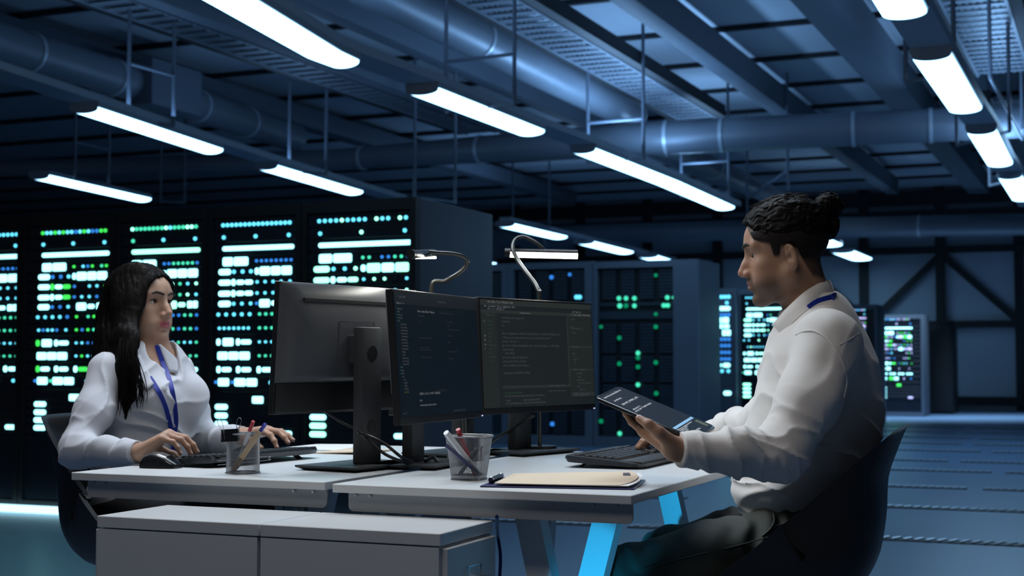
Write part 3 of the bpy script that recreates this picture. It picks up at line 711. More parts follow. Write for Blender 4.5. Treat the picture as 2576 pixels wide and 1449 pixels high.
names = ['typings', 'lib', 'models', 'handler', 'fs', 'binariesman', 'funccompile', 'embededtext', 'functionlocal', 'commandrun', 'symlinkmgr', 'execdirector', 'compresslist', 'winmng_nsk', 'linkday', 'kernel', 'registermap', 'server_main', 'clientmodel', 'inv', 'task', 'table', 'flow', 'class', 'logapki', '.gitignr', 'cachefile', 'yarn.lock', 'init', 'LICENSE', 'index']
f2 = []
for i, s in enumerate(names):
    y = 0.145 + 0.0245 * i
    f2.append((0.035 + (0.015 if 5 <= i < 19 or i > 22 else 0), y, 0.0075, s))
screen(MON2, S_NAVY, bars=[(S_NAVY2, [(0, 0, 1, 0.10), (0.40, 0.79, 0.55, 0.815)])],
       texts=[(T_DIM, f2[:27] + [(0.05, 0.05, 0.008, 'EXPLORER'), (0.50, 0.06, 0.007, 'workspace  editor'), (0.02, 0.975, 0.006, 'main  0  0'), (0.62, 0.985, 0.006, 'Ln 12, Col 4   Spaces: 2   UTF-8')]),
              (T_GREY, [(0.02, 0.10, 0.0075, 'Explorer   1 x'), (0.25, 0.155, 0.0085, 'Home  Index  Editor  Memory'), (0.21, 0.83, 0.0085, '  DEBUG  LOGS  OUTPUT  ERRORS'), (0.21, 0.88, 0.007, 'config'), (0.215, 0.92, 0.0075, 'home/workspace/devserver-linux')]),
              (T_TEAL, [(0.02, 0.145 + 0.0245 * i, 0.008, '>=') for i in (0, 1, 2, 3, 4, 19, 20, 21)]), (T_YEL, [(0.05, 0.145 + 0.0245 * 27, 0.0075, 'yarn.lock')]),
              (T_RED, [(0.21, 0.83, 0.0085, '!')]),
              (etext('text_faint', (0.5, 0.6, 0.7), 0.035), [(0.5, 0.155, 0.0075, '   Local  Server  Client  Tests'), (0.25, 0.19, 0.007, 'import module'), (0.25, 0.24, 0.007, 'const'), (0.25, 0.37, 0.007, 'export default function main'), (0.26, 0.45, 0.007, 'return value(index)'), (0.26, 0.47, 0.007, 'function compute total'), (0.26, 0.53, 0.007, 'static memory allocate'),
                  (0.6, 0.23, 0.007, 'Run  server'), (0.6, 0.26, 0.007, 'class'), (0.6, 0.29, 0.007, 'extends worker thread base'), (0.6, 0.345, 0.007, 'constructor'), (0.6, 0.40, 0.007, 'this.id'), (0.6, 0.48, 0.007, 'super(arguments list)'), (0.6, 0.54, 0.007, 'finally close')])])
code = [(0.172, 'struct group_info *groups_alloc;'), (0.207, 'int nblocks;'), (0.245, 'int i;'), (0.32, 'nblocks = (gidsetsize + NGROUPS_PER_BLOCK - 1) / NGROUPS_PER_BLOCK;'),
        (0.358, '/* Make sure we always allocate at least one indirect block pointer */'), (0.395, 'nblocks = nblocks ? : 1;'), (0.432, 'group_info = kmalloc(sizeof(*group_info) + nblocks*sizeof(gid_t *), GFP_USER);'),
        (0.47, 'if (!group_info)'), (0.505, '    return NULL;'), (0.543, 'group_info->ngroups = gidsetsize;'), (0.58, 'group_info->nblocks = nblocks;'), (0.617, 'atomic_set(&group_info->usage, 1);'), (0.69, 'if (gidsetsize <= NGROUPS_SMALL)')]
screen(MON3, S_GREY, bars=[(S_GREY2, [(0, 0, 1, 0.05), (0, 0.095, 1, 0.125), (0.755, 0.13, 0.768, 0.80), (0.16, 0.80, 0.77, 0.825), (0.77, 0.42, 1, 0.44), (0.77, 0.65, 1, 0.665), (0.77, 0.88, 1, 0.92), (0, 0.945, 0.11, 0.975)]),
                           (scr('screen_slate_side', (0.55, 0.66, 0.66), 0.021), [(0.0, 0.125, 0.13, 1.0), (0.77, 0.125, 1, 0.42), (0.77, 0.44, 1, 0.65), (0.77, 0.665, 1, 0.88)])],
       texts=[(T_GREY, [(0.06, 0.03, 0.0085, 'File  Filter  Tools  Window  Help'), (0.03, 0.068, 0.0075, 'Run   Command   View   Configuration   Run'), (0.05, 0.092, 0.0085, '  # 1   (  \\ . / (#  [3]  // *'), (0.80, 0.09, 0.008, '.  ( Q T @ + Q'), (0.79, 0.118, 0.008, '< 1  Local  Outline  Task  Event'), (0.33, 0.118, 0.006, 'main/kernel/groups.c')]),
              (T_DIM, [(0.17 + 0.0, y, 0.0083, s) for y, s in code] + [(0.80, 0.16, 0.007, 'kernel'), (0.79, 0.235, 0.007, 'subset'), (0.79, 0.255, 0.007, 'GROUPS_SMALL = 32'), (0.80, 0.295, 0.007, 'include'), (0.79, 0.434, 0.0075, '> Properties'), (0.80, 0.50, 0.007, 'Name\n  id'), (0.80, 0.56, 0.007, 'register\n  ok\n   0'),
                       (0.79, 0.66, 0.0075, '> Outline   Compiler'), (0.83, 0.70, 0.0075, 'subset[0]'), (0.84, 0.735, 0.0075, 'struct'), (0.83, 0.765, 0.0075, '# group_info'), (0.85, 0.795, 0.0075, 'nblocks = init_group'), (0.83, 0.83, 0.0075, '# gid'), (0.85, 0.86, 0.0075, 'usermode'), (0.79, 0.90, 0.0075, '> INFO   group list compile'), (0.79, 0.918, 0.0075, '> LOGS   output server'),
                       (0.56, 0.815, 0.007, 'Problems   Output   Console'), (0.56, 0.865, 0.007, 'server  local  debug  network'), (0.17, 0.905, 0.009, 'You can now view create-react-app in the browser.'), (0.18, 0.945, 0.0095, 'Local:'), (0.18, 0.975, 0.0095, 'On Your Network:'), (0.33, 0.945, 0.0095, 'http://localhost:3000'), (0.33, 0.975, 0.0095, 'http://192.168.43.140:3000/'), (0.04, 0.15, 0.0075, 'Project    01')]),
              (T_GRN, [(0.055, 0.205 + 0.037 * k, 0.0075, s) for k, s in enumerate(['kernel', 'module', 'cred.c', 'groups', 'uid16', 'user', 'namespace', 'signal', 'sys.c', 'capability', 'exec'])] + [(0.17, 0.875, 0.009, 'Compiled successfully!')]),
              (T_GREY, [(0.022, y, 0.009, s) for y, s in ((0.21, '0'), (0.345, 'A'), (0.385, 'B'), (0.425, 'w'), (0.465, 'I'))])])
for mi, x in ((MON2, 0.995), (MON3, 0.985)):     # small power light on the lower edge
    b = MB(); b.span((mi['L'] * x - 0.006, -0.0015, 0.003), (mi['L'] * x, 0.001, 0.006), mi['PM']); part('power_light', b, LED['v'], mi['t'], local=True)
# cables of the monitors
def cable(label, pts, r=0.0035, m=None, name='monitor_cable'):
    mb = MB(); mb.tube(spline(pts, 8), r, n=8); return solo(name, mb, m or M_CABLE, label, 'cable', loc=pts[len(pts) // 2])
cable('upper black cable running from the rear monitor stand to the dual monitors', [at(905, 1092, 3.52), at(930, 1098, 3.50), at(970, 1118, 3.5), at(1010, 1150, 3.5), at(1040, 1163, 3.62)], 0.004)
cable('lower black cable drooping from the rear monitor stand', [at(902, 1085, 3.53), at(928, 1108, 3.50), at(965, 1140, 3.49), at(1008, 1160, 3.50), at(1045, 1168, 3.62)], 0.004)
cable('black cable hanging in a loop under the rear monitor', [at(792, 985, 3.57), at(800, 1015, 3.55), at(825, 1040, 3.55), at(865, 1065, 3.56), at(900, 1080, 3.57)], 0.003)
cable('thick black cable behind the stand of the grey-screen monitor', [at(1345, 1045, 4.03), at(1318, 1058, 4.05), at(1285, 1080, 4.12), at(1245, 1105, 4.2), at(1215, 1128, 4.22)], 0.005)
cable('black cable looping on the desk between the two monitor stands', [at(1070, 1160, 3.6), at(1090, 1150, 3.63), at(1105, 1165, 3.62), at(1130, 1163, 3.66), at(1155, 1145, 3.8)], 0.005)
# ---------------------------------------------------------------- desk lamps
M_LAMP = mat('desk_lamp_glow', (1, 1, 0.9), emit=(1.0, 0.98, 0.80), strength=9.0)
M_NECK = mat('gooseneck_metal', (0.10, 0.10, 0.095), rough=0.3, metal=0.8, vary=0.1)
def base_clamp(t, P):
    b = MB(); b.cyl((P.x, P.y, DZ), (P.x, P.y, DZ + 0.02), 0.05, n=28); part('lamp_base', b, M_BLK, t)
P0 = room(*[RFL.dot(RA) + 0.02, RFL.dot(RB) + 1.16])
t = thing('desk_lamp', 'desk lamp with a glowing bar, standing behind the grey-screen monitor', 'lamp', loc=(P0.x, P0.y, DZ), group=None)
base_clamp(t, P0)
b = MB(); b.tube(spline([(P0.x, P0.y, DZ + 0.01), (P0.x, P0.y, 0.95), at(1357, 750, 4.2), at(1356, 735, 4.2), at(1345, 712, 4.22), at(1322, 682, 4.25), at(1303, 655, 4.28), at(1290, 625, 4.3), at(1296, 603, 4.32), at(1316, 596, 4.33), at(1340, 606, 4.33), at(1363, 622, 4.33), at(1366, 630, 4.33)], 7), 0.0062, n=12); part('gooseneck', b, M_NECK, t)
A, B_ = at(1283, 638, 4.33), at(1453, 642, 4.33)
b = MB(); b.cyl(A + UP * 0.006, B_ + UP * 0.006, 0.0105, n=16); b.cyl(at(1270, 635, 4.33), at(1284, 635, 4.33), 0.013, n=16); part('lamp_head', b, M_BLK, t)
b = MB(); b.cyl(A - UP * 0.0, B_ - UP * 0.0, 0.0112, n=16); part('light_tube', b, M_LAMP, t, label='glowing light tube')
P0 = Vector((-0.125, 3.87, 0))
t = thing('desk_lamp', 'desk lamp with a curled gooseneck, its light seen end-on above the navy screen', 'lamp', loc=(P0.x, P0.y, DZ))
base_clamp(t, P0)
b = MB(); b.tube(spline([(P0.x, P0.y, DZ + 0.01), (P0.x - 0.01, P0.y, 0.90), (P0.x - 0.06, P0.y, 0.99), at(1085, 728, 3.86), at(1120, 707, 3.86), at(1155, 687, 3.86), at(1174, 666, 3.85), at(1168, 648, 3.84), at(1140, 639, 3.82), at(1100, 636, 3.79), at(1078, 634, 3.78)], 7), 0.0062, n=12); part('gooseneck', b, M_NECK, t)
A, B_ = at(1040, 640, 3.62), at(1092, 637, 3.88)
b = MB(); b.cyl(A, B_, 0.011, n=16); b.cyl(at(1032, 639, 3.60), A, 0.0125, n=16); part('lamp_head', b, M_BLK, t)
A, B_ = at(1043, 648, 3.63), at(1095, 648, 3.87)
b = MB(); b.cyl(A, B_, 0.0035, n=10); part('light_tube', b, M_LAMP, t, label='glowing light tube')
# ---------------------------------------------------------------- keyboards and mice
M_KEY = mat('key_black', (0.018, 0.02, 0.024), rough=0.4, vary=0.1)
M_KBD = mat('keyboard_body', (0.022, 0.025, 0.03), rough=0.38, vary=0.08, bump=0.02, bscale=400)
KEYMESH = {}
def key_mesh(w):
    k = round(w, 4)
    if k not in KEYMESH:
        b = MB(); h = 0.0165 / 2; v = w / 2
        b.loft([[(-v, -h, 0), (v, -h, 0), (v, h, 0), (-v, h, 0)], [(-v + .001, -h + .001, .004), (v - .001, -h + .001, .004), (v - .001, h - .001, .004), (-v + .001, h - .001, .004)],
                [(-v + .0025, -h + .0025, .0062), (v - .0025, -h + .0025, .0062), (v - .0025, h - .0025, .0062), (-v + .0025, h - .0025, .0062)]])
        bmesh.ops.recalc_face_normals(b.bm, faces=b.bm.faces)
        me = bpy.data.meshes.new('key'); b.bm.to_mesh(me); b.bm.free(); finish(me, True, 30); me.materials.append(M_KEY); KEYMESH[k] = me
    return KEYMESH[k]
def keyboard(label, O, dx, L=0.45, Dp=0.205, tilt=0.05):
    """O: left front (typist's view) corner on the desk; dx: to the typist's right"""
    M = frame((O[0], O[1], DZ), dx); t = thing('keyboard', label, 'keyboard', M=M)
    KM = Matrix.Translation((0, 0, 0.004)) @ Matrix.Rotation(tilt, 4, 'X')
    b = MB(); rings = []
    for x, ins in ((0.0, 0.05), (0.006, 0.022), (0.02, 0.006), (0.05, 0.0), (L - 0.05, 0.0), (L - 0.02, 0.006), (L - 0.006, 0.022), (L, 0.05)):
        y0, y1 = ins * 0.5, Dp - ins * 0.6
        rings.append([KM @ Vector(p) for p in ((x, y0, 0.002), (x, y0 + 0.004, 0.009), (x, y0 + 0.05, 0.013), (x, y1 - 0.004, 0.016), (x, y1, 0.010), (x, y1 - 0.006, 0.0), (x, y0 + 0.01, 0.0))])
    b.loft(rings); part('body', b, M_KBD, t, local=True)
    b = MB(); b.span((0.02, 0.006, 0.009), (L - 0.02, 0.062, 0.0145), KM, bevel=0.003); part('palm_rest', b, M_GREYP, t, local=True)
    for x in (0.06, L - 0.06):
        b = MB(); b.prism([(x - 0.012, Dp - 0.05, 0.01), (x + 0.012, Dp - 0.05, 0.01), (x + 0.012, Dp - 0.035, 0.0), (x - 0.012, Dp - 0.035, 0.0)], (0, 0.004, 0)); part('foot', b, M_BLK, t, local=True)
    p = 0.0192
    for r in range(6):
        y = 0.078 + r * p + (0.006 if r == 5 else 0); x = 0.024; cells = []
        if r == 0: cells = [1.3, 1.3, 1.3, 5.6, 1.3, 1.3, 1.3]
        elif r == 1: cells = [2.2] + [1] * 10 + [2.6]
        elif r == 2: cells = [1.8] + [1] * 11 + [2.0]
        elif r == 3: cells = [1.5] + [1] * 12 + [1.3]
        elif r == 4: cells = [1] * 13 + [1.8]
        else: cells = [1] * 14
        cells = [(c, False) for c in cells]
        for c in cells:
            w = c[0] * p - 0.0022
            o = bpy.data.objects.new('key', key_mesh(w)); COL.objects.link(o); o.parent = t
            o.matrix_local = KM @ Matrix.Translation((x + w / 2, y, 0.0135)); x += c[0] * p
        x = 0.024 + 15.3 * p
        for c in range(3 if r != 2 else 0):
            if r == 1 and c != 1: continue
            o = bpy.data.objects.new('key', key_mesh(p - 0.0022)); COL.objects.link(o); o.parent = t
            o.matrix_local = KM @ Matrix.Translation((x + (c + .5) * p, y, 0.0135))
        x += 3.25 * p
        for c in range(3):
            o = bpy.data.objects.new('key', key_mesh(p - 0.0022)); COL.objects.link(o); o.parent = t
            o.matrix_local = KM @ Matrix.Translation((x + (c + .5) * p, y, 0.0135))
    return t
# the man types from the right: his keyboard's far edge lies towards the monitors
kO = Vector((0.115, 3.62, 0)) + RA * 0.222
keyboard('black full-size keyboard in front of the man, beside the tan folder', kO + RB * 0.0, RB, Dp=0.215)
kW = Vector((-0.86, 3.655, 0)) + RB * 0.44
KW = keyboard('black keyboard under the woman\'s hands, seen from behind', kW, -RB * 1.0 + RA * -0.10, Dp=0.19)
b = MB(); z0, z1, yb, xa, xb = 0.0085, 0.0185, 0.1905, 0.438, 0.235
b.tube(spline([(xa, yb, z1), (xb + 0.01, yb, z1), (xb + 0.002, yb, z1 - 0.003), (xb + 0.002, yb, z0 + 0.003), (xb + 0.01, yb, z0), (xa, yb, z0)], 4), 0.0008, n=6); part('trim_line', b, M_CHROME, KW, local=True, label='thin silver trim line')
def mouse(label, O, dx, col):
    M = frame((O[0], O[1], DZ), dx); t = thing('mouse', label, 'computer mouse', M=M)
    prof = [(-0.050, 0.014, 0.012), (-0.046, 0.024, 0.023), (-0.036, 0.029, 0.032), (-0.018, 0.031, 0.0385), (0.004, 0.030, 0.0375), (0.025, 0.029, 0.030), (0.040, 0.0275, 0.0205), (0.050, 0.022, 0.0135), (0.054, 0.012, 0.010)]
    def rings(sc, z0, lift, amin=0, amax=math.pi):
        out = []
        for x, w, h in prof:
            n = 14; r = []
            for k in range(n + 1):
                a = amin + (amax - amin) * k / n
                c, s_ = math.cos(a), math.sin(a)
                r.append((x, sc * w * (abs(c) ** 0.7) * (1 if c >= 0 else -1), z0 + lift + (h - z0) * (max(0, s_) ** 0.75)))
            out.append(r)
        return out
    b = MB(); b.loft([r + [(r[-1][0], r[-1][1] * 0.9, 0.0), (r[0][0], r[0][1] * 0.9, 0.0)] for r in rings(1, 0.003, 0)]); part('body', b, M_BLKG, t, local=True)
    b = MB(); b.loft([r for r in rings(0.93, 0.004, 0.0012, 0.75, math.pi - 0.75)][1:6], close_u=False, caps=False); part('palm_shell', b, col, t, local=True, label='glossy grey top shell')
    b = MB(); b.cyl((0.032, -0.003, 0.0262), (0.032, 0.003, 0.0262), 0.007, n=16); part('scroll_wheel', b, M_GREYP, t, local=True)
    return t
mo = onz(404, 1177, DZ)
mouse('dark grey computer mouse at the left end of the woman\'s keyboard', mo, Vector((0.96, -0.28, 0)), mat('mouse_grey', (0.12, 0.12, 0.125), rough=0.25, metal=0.4, vary=0.05))
MOUSE_R = Vector((0.405, 3.92, 0))
mouse('black mouse under the man\'s far hand, behind his keyboard', MOUSE_R, Vector((-0.9, 0.35, 0)), M_BLKG)
# ---------------------------------------------------------------- mesh pen cups
M_MESH = mat('wire_mesh', (0.16, 0.165, 0.175), rough=0.35, metal=0.7, vary=0.1)
M_RIM = mat('rim_metal', (0.30, 0.31, 0.33), rough=0.3, metal=0.8, vary=0.05)
def lattice(surf, nu, turns, wid, seg):
    """diamond lattice of thin bands lying on surf(u, v)"""
    b = MB()
    for sgn in (1, -1):
        for k in range(nu):
            rings = []
            for i in range(seg + 1):
                v = i / seg; u = k / nu + sgn * turns * v
                p = Vector(surf(u, v)); q = Vector(surf(u + 0.002, v)); tdir = (q - p).normalized()
                w = Vector(surf(u, min(1, v + 0.01))) - Vector(surf(u, max(0, v - 0.01))); nrm = tdir.cross(w).normalized()
                d = tdir * wid * 0.75
                rings.append([p + d, p - d + 0 * nrm]); 
            vs = [[b.bm.verts.new(x) for x in r] for r in rings]
            for i in range(seg): b.bm.faces.new((vs[i][0], vs[i][1], vs[i + 1][1], vs[i + 1][0]))
    return b
def mesh_cup(label, P, M, surf, rim_r, base_h, nu, turns, hgt):
    t = thing('pen_cup', label, 'pen cup', M=M)
    b = lattice(surf, nu, turns, 0.00055, 22); o = part('mesh_wall', b, M_MESH, t, local=True, smooth=False)
    md = o.modifiers.new('solid', 'SOLIDIFY'); md.thickness = 0.0005
    b = MB(); b.tube([surf(k / 48, 1) for k in range(49)], rim_r, n=8, caps=False); part('rim', b, M_RIM, t, local=True)
    b = MB(); b.loft([[Vector(surf(k / 48, 0)) * 1.0 + Vector((0, 0, -0.0)) for k in range(48)], [Vector(surf(k / 48, base_h)) for k in range(48)]], caps=False)
    b.bm.faces.new([b.bm.verts.new(Vector(surf(k / 48, 0)) + Vector((0, 0, 0.001))) for k in range(48)]); part('base', b, M_RIM, t, local=True)
    b = MB(); b.tube([Vector(surf(k / 48, 0)) * 1.02 + Vector((0, 0, 0.0018)) for k in range(49)], 0.0018, n=8, caps=False); part('foot_ring', b, M_RIM, t, local=True)
    return t
CUP1 = onz(611, 1190, DZ); CUP1.z = DZ
R1, H1 = 0.0395, 0.094
s1 = lambda u, v: (R1 * math.cos(2 * math.pi * u), R1 * math.sin(2 * math.pi * u), H1 * v)
mesh_cup('round wire-mesh pen cup on the left desk with a binder clip on its rim', CUP1, Matrix.Translation(CUP1), s1, 0.0022, 0.04, 58, 0.42, H1)
CUP2 = onz(1180, 1206, DZ); CUP2.z = DZ
def s2(u, v):
    a = 2 * math.pi * (u % 1.0); c, s_ = math.cos(a), math.sin(a); n = 5.0
    r = 1.0 / ((abs(c) ** n + abs(s_) ** n) ** (1 / n)); w = 0.0335 + 0.0125 * v
    return (w * r * c, w * r * s_, 0.098 * v)
mesh_cup('square tapered wire-mesh pen cup on the right desk', CUP2, Matrix.Translation(CUP2) @ Matrix.Rotation(PHI, 4, 'Z'), s2, 0.0024, 0.11, 64, 0.40, 0.098)
def pen(label, a, b_, r, body, cap=None, capfrac=0.2, tip=None, name='pen', cat='pen'):
    a, b_ = Vector(a), Vector(b_); t = thing(name, label, cat, loc=a)
    mb = MB(); mb.cyl(a, a.lerp(b_, 1 - capfrac if cap else 1), r, n=14); part('barrel', mb, body, t)
    if cap:
        mb = MB(); p = a.lerp(b_, 1 - capfrac); mb.cyl(p, b_, r * 1.12, r * 1.0, n=14); part('cap', mb, cap, t)
    mb = MB(); d = (a - b_).normalized(); mb.cyl(a, a + d * 0.010, r * 0.9, r * 0.25, n=12); part('tip', mb, tip or M_BLK, t)
    return t
M_CLEAR = mat('clear_plastic', (0.55, 0.6, 0.65), rough=0.2, vary=0.05); M_REDP = mat('red_plastic', (0.45, 0.01, 0.02), rough=0.3, vary=0.05)
M_BLUEP = mat('blue_plastic', (0.012, 0.025, 0.32), rough=0.3, vary=0.05); M_WOOD = mat('pale_wood', (0.42, 0.30, 0.19), rough=0.6, vary=0.2, vscale=60, stretch=(1, 1, 0.1))
M_WHITEP = mat('white_plastic', (0.7, 0.72, 0.75), rough=0.3, vary=0.03); M_NAVYP = mat('navy_plastic', (0.02, 0.025, 0.10), rough=0.3, vary=0.05)
c = CUP1
pen('clear ballpoint pen with a red top in the round pen cup', c + Vector((-0.018, 0.010, 0.013)), at(637, 1060, 3.36), 0.0042, M_CLEAR, M_REDP, 0.20)
pen('pen with a blue cap in the round pen cup', c + Vector((-0.014, -0.006, 0.013)), at(667, 1067, 3.33), 0.0045, M_NAVYP, M_BLUEP, 0.26)
mb = MB(); A = c + Vector((-0.023, -0.004, 0.006)); B_ = at(653, 1086, 3.335); d = (B_ - A).normalized()
mb.box((0, 0, 0), ((B_ - A).length, 0.013, 0.0035), frame((A + B_) / 2, d, None, Vector((0.15, -1, 0.1))), bevel=0.001)
solo('wooden_ruler', mb, M_WOOD, 'short pale wooden stick leaning across the round pen cup', 'ruler', loc=A)
c = CUP2
pen('white marker pen leaning left in the square pen cup', c + Vector((0.022, -0.008, 0.013)), at(1122, 1088, 3.17), 0.0065, M_WHITEP, M_WHITEP, 0.15, M_NAVYP, name='marker_pen')
pen('dark blue pen lying below the white marker in the square pen cup', c + Vector((0.026, -0.016, 0.012)), at(1124, 1122, 3.15), 0.0048, M_NAVYP)
pen('red pen standing at the back of the square pen cup', c + Vector((0.012, 0.020, 0.013)), at(1152, 1080, 3.22), 0.0055, M_REDP, M_REDP, 0.3)
pen('black pen leaning right in the square pen cup', c + Vector((-0.020, 0.014, 0.013)), at(1210, 1122, 3.22), 0.0045, M_BLK)
# binder clip on the round cup
P = CUP1 + Vector((-0.026, -0.030, H1)); t = thing('binder_clip', 'black binder clip on the rim of the round pen cup, wire handles up', 'clip', M=frame(P, Vector((0.96, -0.05, 0.06))))
b = MB(); b.prism([(-0.020, -0.010, -0.017), (-0.020, 0.010, -0.017), (-0.020, 0.004, 0.012), (-0.020, -0.004, 0.012)], (0.040, 0, 0)); part('spring_body', b, M_BLKG, t, local=True)
for y, lean, dx in ((-0.008, -0.016, -0.014), (0.008, 0.010, 0.016)):
    b = MB(); pts = [(dx - 0.004, y, -0.017), (dx * 1.1 - 0.003, y * 0.7 + lean * .3, 0.012), (dx * 1.2 - 0.0055, y + lean * 0.7, 0.026), (dx * 1.25 - 0.004, y + lean, 0.034), (dx * 1.25, y + lean * 1.1, 0.037), (dx * 1.25 + 0.004, y + lean, 0.034), (dx * 1.2 + 0.0055, y + lean * 0.7, 0.026), (dx * 1.1 + 0.003, y * 0.7 + lean * .3, 0.012), (dx + 0.004, y, -0.017)]
    b.tube(spline(pts, 5), 0.0008, n=8); part('wire_handle', b, M_CHROME, t, local=True)
# ---------------------------------------------------------------- papers
M_BLUEB = mat('clipboard_blue', (0.012, 0.014, 0.10), rough=0.35, vary=0.05)
M_MANILA = mat('manila_card', (0.68, 0.56, 0.42), rough=0.7, vary=0.04, vscale=20)
M_PAPER = mat('paper_white', (0.78, 0.79, 0.80), rough=0.7, vary=0.02)
CO = onz(1595, 1233, DZ); cl = onz(1207, 1226, DZ); dx = (CO - cl).normalized(); CM = frame(cl, dx); CL = (CO - cl).length; CDp = 0.225
t = thing('clipboard', 'dark blue clipboard under the tan folder on the right desk', 'clipboard', M=CM)
b = MB(); b.span((0, 0, 0.0005), (CL, CDp, 0.0035), bevel=0.001, seg=1); part('board', b, M_BLUEB, t, local=True)
b = MB(); b.cyl((0.012, 0.05, 0.012), (0.012, 0.17, 0.012), 0.005, n=14); b.span((0.006, 0.06, 0.003), (0.030, 0.16, 0.007), bevel=0.001); part('clip_bar', b, mat('clip_dark_metal', (0.04, 0.045, 0.07), rough=0.25, metal=0.8, vary=0.1), t, local=True)
for y in (0.06, 0.16):
    b = MB(); b.ball((0.012, y, 0.013), 0.0058, n=14); part('clip_rivet', b, M_CHROME, t, local=True)
def sheet(nx, ny, f, th):
    top = [[Vector(f(i / nx, j / ny)) for j in range(ny + 1)] for i in range(nx + 1)]; b = MB(); bm = b.bm
    A = [[bm.verts.new(p + Vector((0, 0, th))) for p in r] for r in top]; B2 = [[bm.verts.new(p) for p in r] for r in top]
    for i in range(nx):
        for j in range(ny):
            bm.faces.new((A[i][j], A[i + 1][j], A[i + 1][j + 1], A[i][j + 1])); bm.faces.new((B2[i][j], B2[i][j + 1], B2[i + 1][j + 1], B2[i + 1][j]))
    for i in range(nx):
        bm.faces.new((A[i + 1][0], A[i][0], B2[i][0], B2[i + 1][0])); bm.faces.new((A[i][ny], A[i + 1][ny], B2[i + 1][ny], B2[i][ny]))
    for j in range(ny):
        bm.faces.new((A[0][j], A[0][j + 1], B2[0][j + 1], B2[0][j])); bm.faces.new((A[nx][j + 1], A[nx][j], B2[nx][j], B2[nx][j + 1]))
    return b
def fold(lift, inset, round_=0.0):
    def f(u, v):
        x = 0.030 + u * (CL - 0.032 - inset) + (round_ * (1 - abs(2 * v - 1) ** 2.2) - round_) * max(0, u - 0.75) * 4
        y = 0.006 + v * (CDp - 0.012)
        z = 0.0045 + lift * (0.35 + 0.65 * u * u) * (0.25 + 0.75 * v) + 0.004 * math.sin(u * 2.4) * v + 0.006 * (1 - u) * 0.4
        return (x, y, z)
    return f
solo('paper_sheet', sheet(14, 8, fold(0.010, -0.004, 0.014), 0.0012), M_PAPER, 'white paper sheets between the clipboard and the tan folder', 'paper', M=CM, local=True)
t = thing('folder', 'tan manila folder with a dark label lying on the blue clipboard', 'folder', M=CM)
part('cover', sheet(20, 12, fold(0.0145, 0.004, 0.026), 0.0012), M_MANILA, t, local=True)
g = fold(0.0145, 0.004, 0.026); b = MB(); q = [Vector(g(u, v)) + Vector((0, 0, 0.0014)) for u, v in ((0.885, 0.66), (0.945, 0.66), (0.945, 0.86), (0.885, 0.86))]
b.prism(q, (0, 0, 0.0004)); part('label_sticker', b, mat('label_dark', (0.05, 0.045, 0.06), rough=0.5, vary=0.1), t, local=True)
A = onz(690, 1130, DZ); mb = sheet(6, 6, lambda u, v: (u * 0.21, v * 0.25, 0.0008 + 0.004 * v * u), 0.0016)
solo('paper_sheet', mb, M_PAPER, 'white papers behind the woman\'s keyboard, near her far hand', 'paper', M=frame(A, RA), local=True)
A = onz(790, 1141, DZ); mb = sheet(6, 6, lambda u, v: (u * 0.15, v * 0.21, 0.0006 + 0.006 * u * (1 - v)), 0.003)
solo('folder', mb, M_MANILA, 'second tan folder lying at the far end of the left desk', 'folder', M=frame(A, RA), local=True)
# ---------------------------------------------------------------- the man's tablet
TP0, TP1, TP3 = at(1497, 999, 3.14), at(1751, 1107, 3.05), at(1540, 963, 3.262)
tx = (TP1 - TP0); tl = tx.length; ty = TP3 - TP0; tz = tx.cross(ty).normalized(); tw = (ty - tx * (ty.dot(tx) / tl ** 2)).length
if tz.z < 0: tz = -tz
TABM = frame(TP0, tx, None, tz)
TAB_L, TAB_W = tl, tw
t = thing('tablet', 'black tablet held in the man\'s near hand, its dark screen lit', 'tablet', M=TABM)
def rrect(x0, y0, x1, y1, r, z, n=6):
    out = []
    for cx, cy, a0 in ((x1 - r, y1 - r, 0), (x0 + r, y1 - r, 90), (x0 + r, y0 + r, 180), (x1 - r, y0 + r, 270)):
        out += [(cx + r * math.cos(math.radians(a0 + 90 * i / n)), cy + r * math.sin(math.radians(a0 + 90 * i / n)), z) for i in range(n + 1)]
    return out
b = MB(); b.loft([rrect(0.003, 0.003, tl - 0.003, tw - 0.003, 0.012, -0.008), rrect(0, 0, tl, tw, 0.013, -0.006), rrect(0, 0, tl, tw, 0.013, -0.001), rrect(0.0015, 0.0015, tl - 0.0015, tw - 0.0015, 0.012, 0.0)]); part('case', b, M_BLKG, t, local=True)
b = MB(); b.prism(rrect(0.006, 0.006, tl - 0.006, tw - 0.006, 0.008, 0.0002), (0, 0, 0.0004)); s = part('screen', b, scr('tablet_screen', (0.45, 0.6, 0.85), 0.016), t, local=True, label='lit screen with lines of text')
b = MB(); b.span((tl * 0.755, 0.010, 0.0006), (tl * 0.785, tw - 0.008, 0.0009)); part('window_pane', b, etext('pane_blue', (0.30, 0.62, 1.0), 0.75), s, local=True, label='bright blue bar')
def ttext(items, m):
    bm = bmesh.new()
    for x, y, sz, st in items:
        q = text_bm([(0, 0, sz, st)])
        bmesh.ops.transform(q, matrix=Matrix.Translation((x * tl, y * tw, 0.0010)) @ Matrix.Rotation(math.pi / 2, 4, 'Z') @ Matrix.Rotation(-math.pi / 2, 4, 'X'), verts=q.verts)
        me = bpy.data.meshes.new('x'); q.to_mesh(me); q.free(); bm.from_mesh(me); bpy.data.meshes.remove(me)
    return bm
_tt = ttext
def ttext(items, m):
    for it in items: part('text_line', _tt([it], m), m, s, local=True, smooth=False)
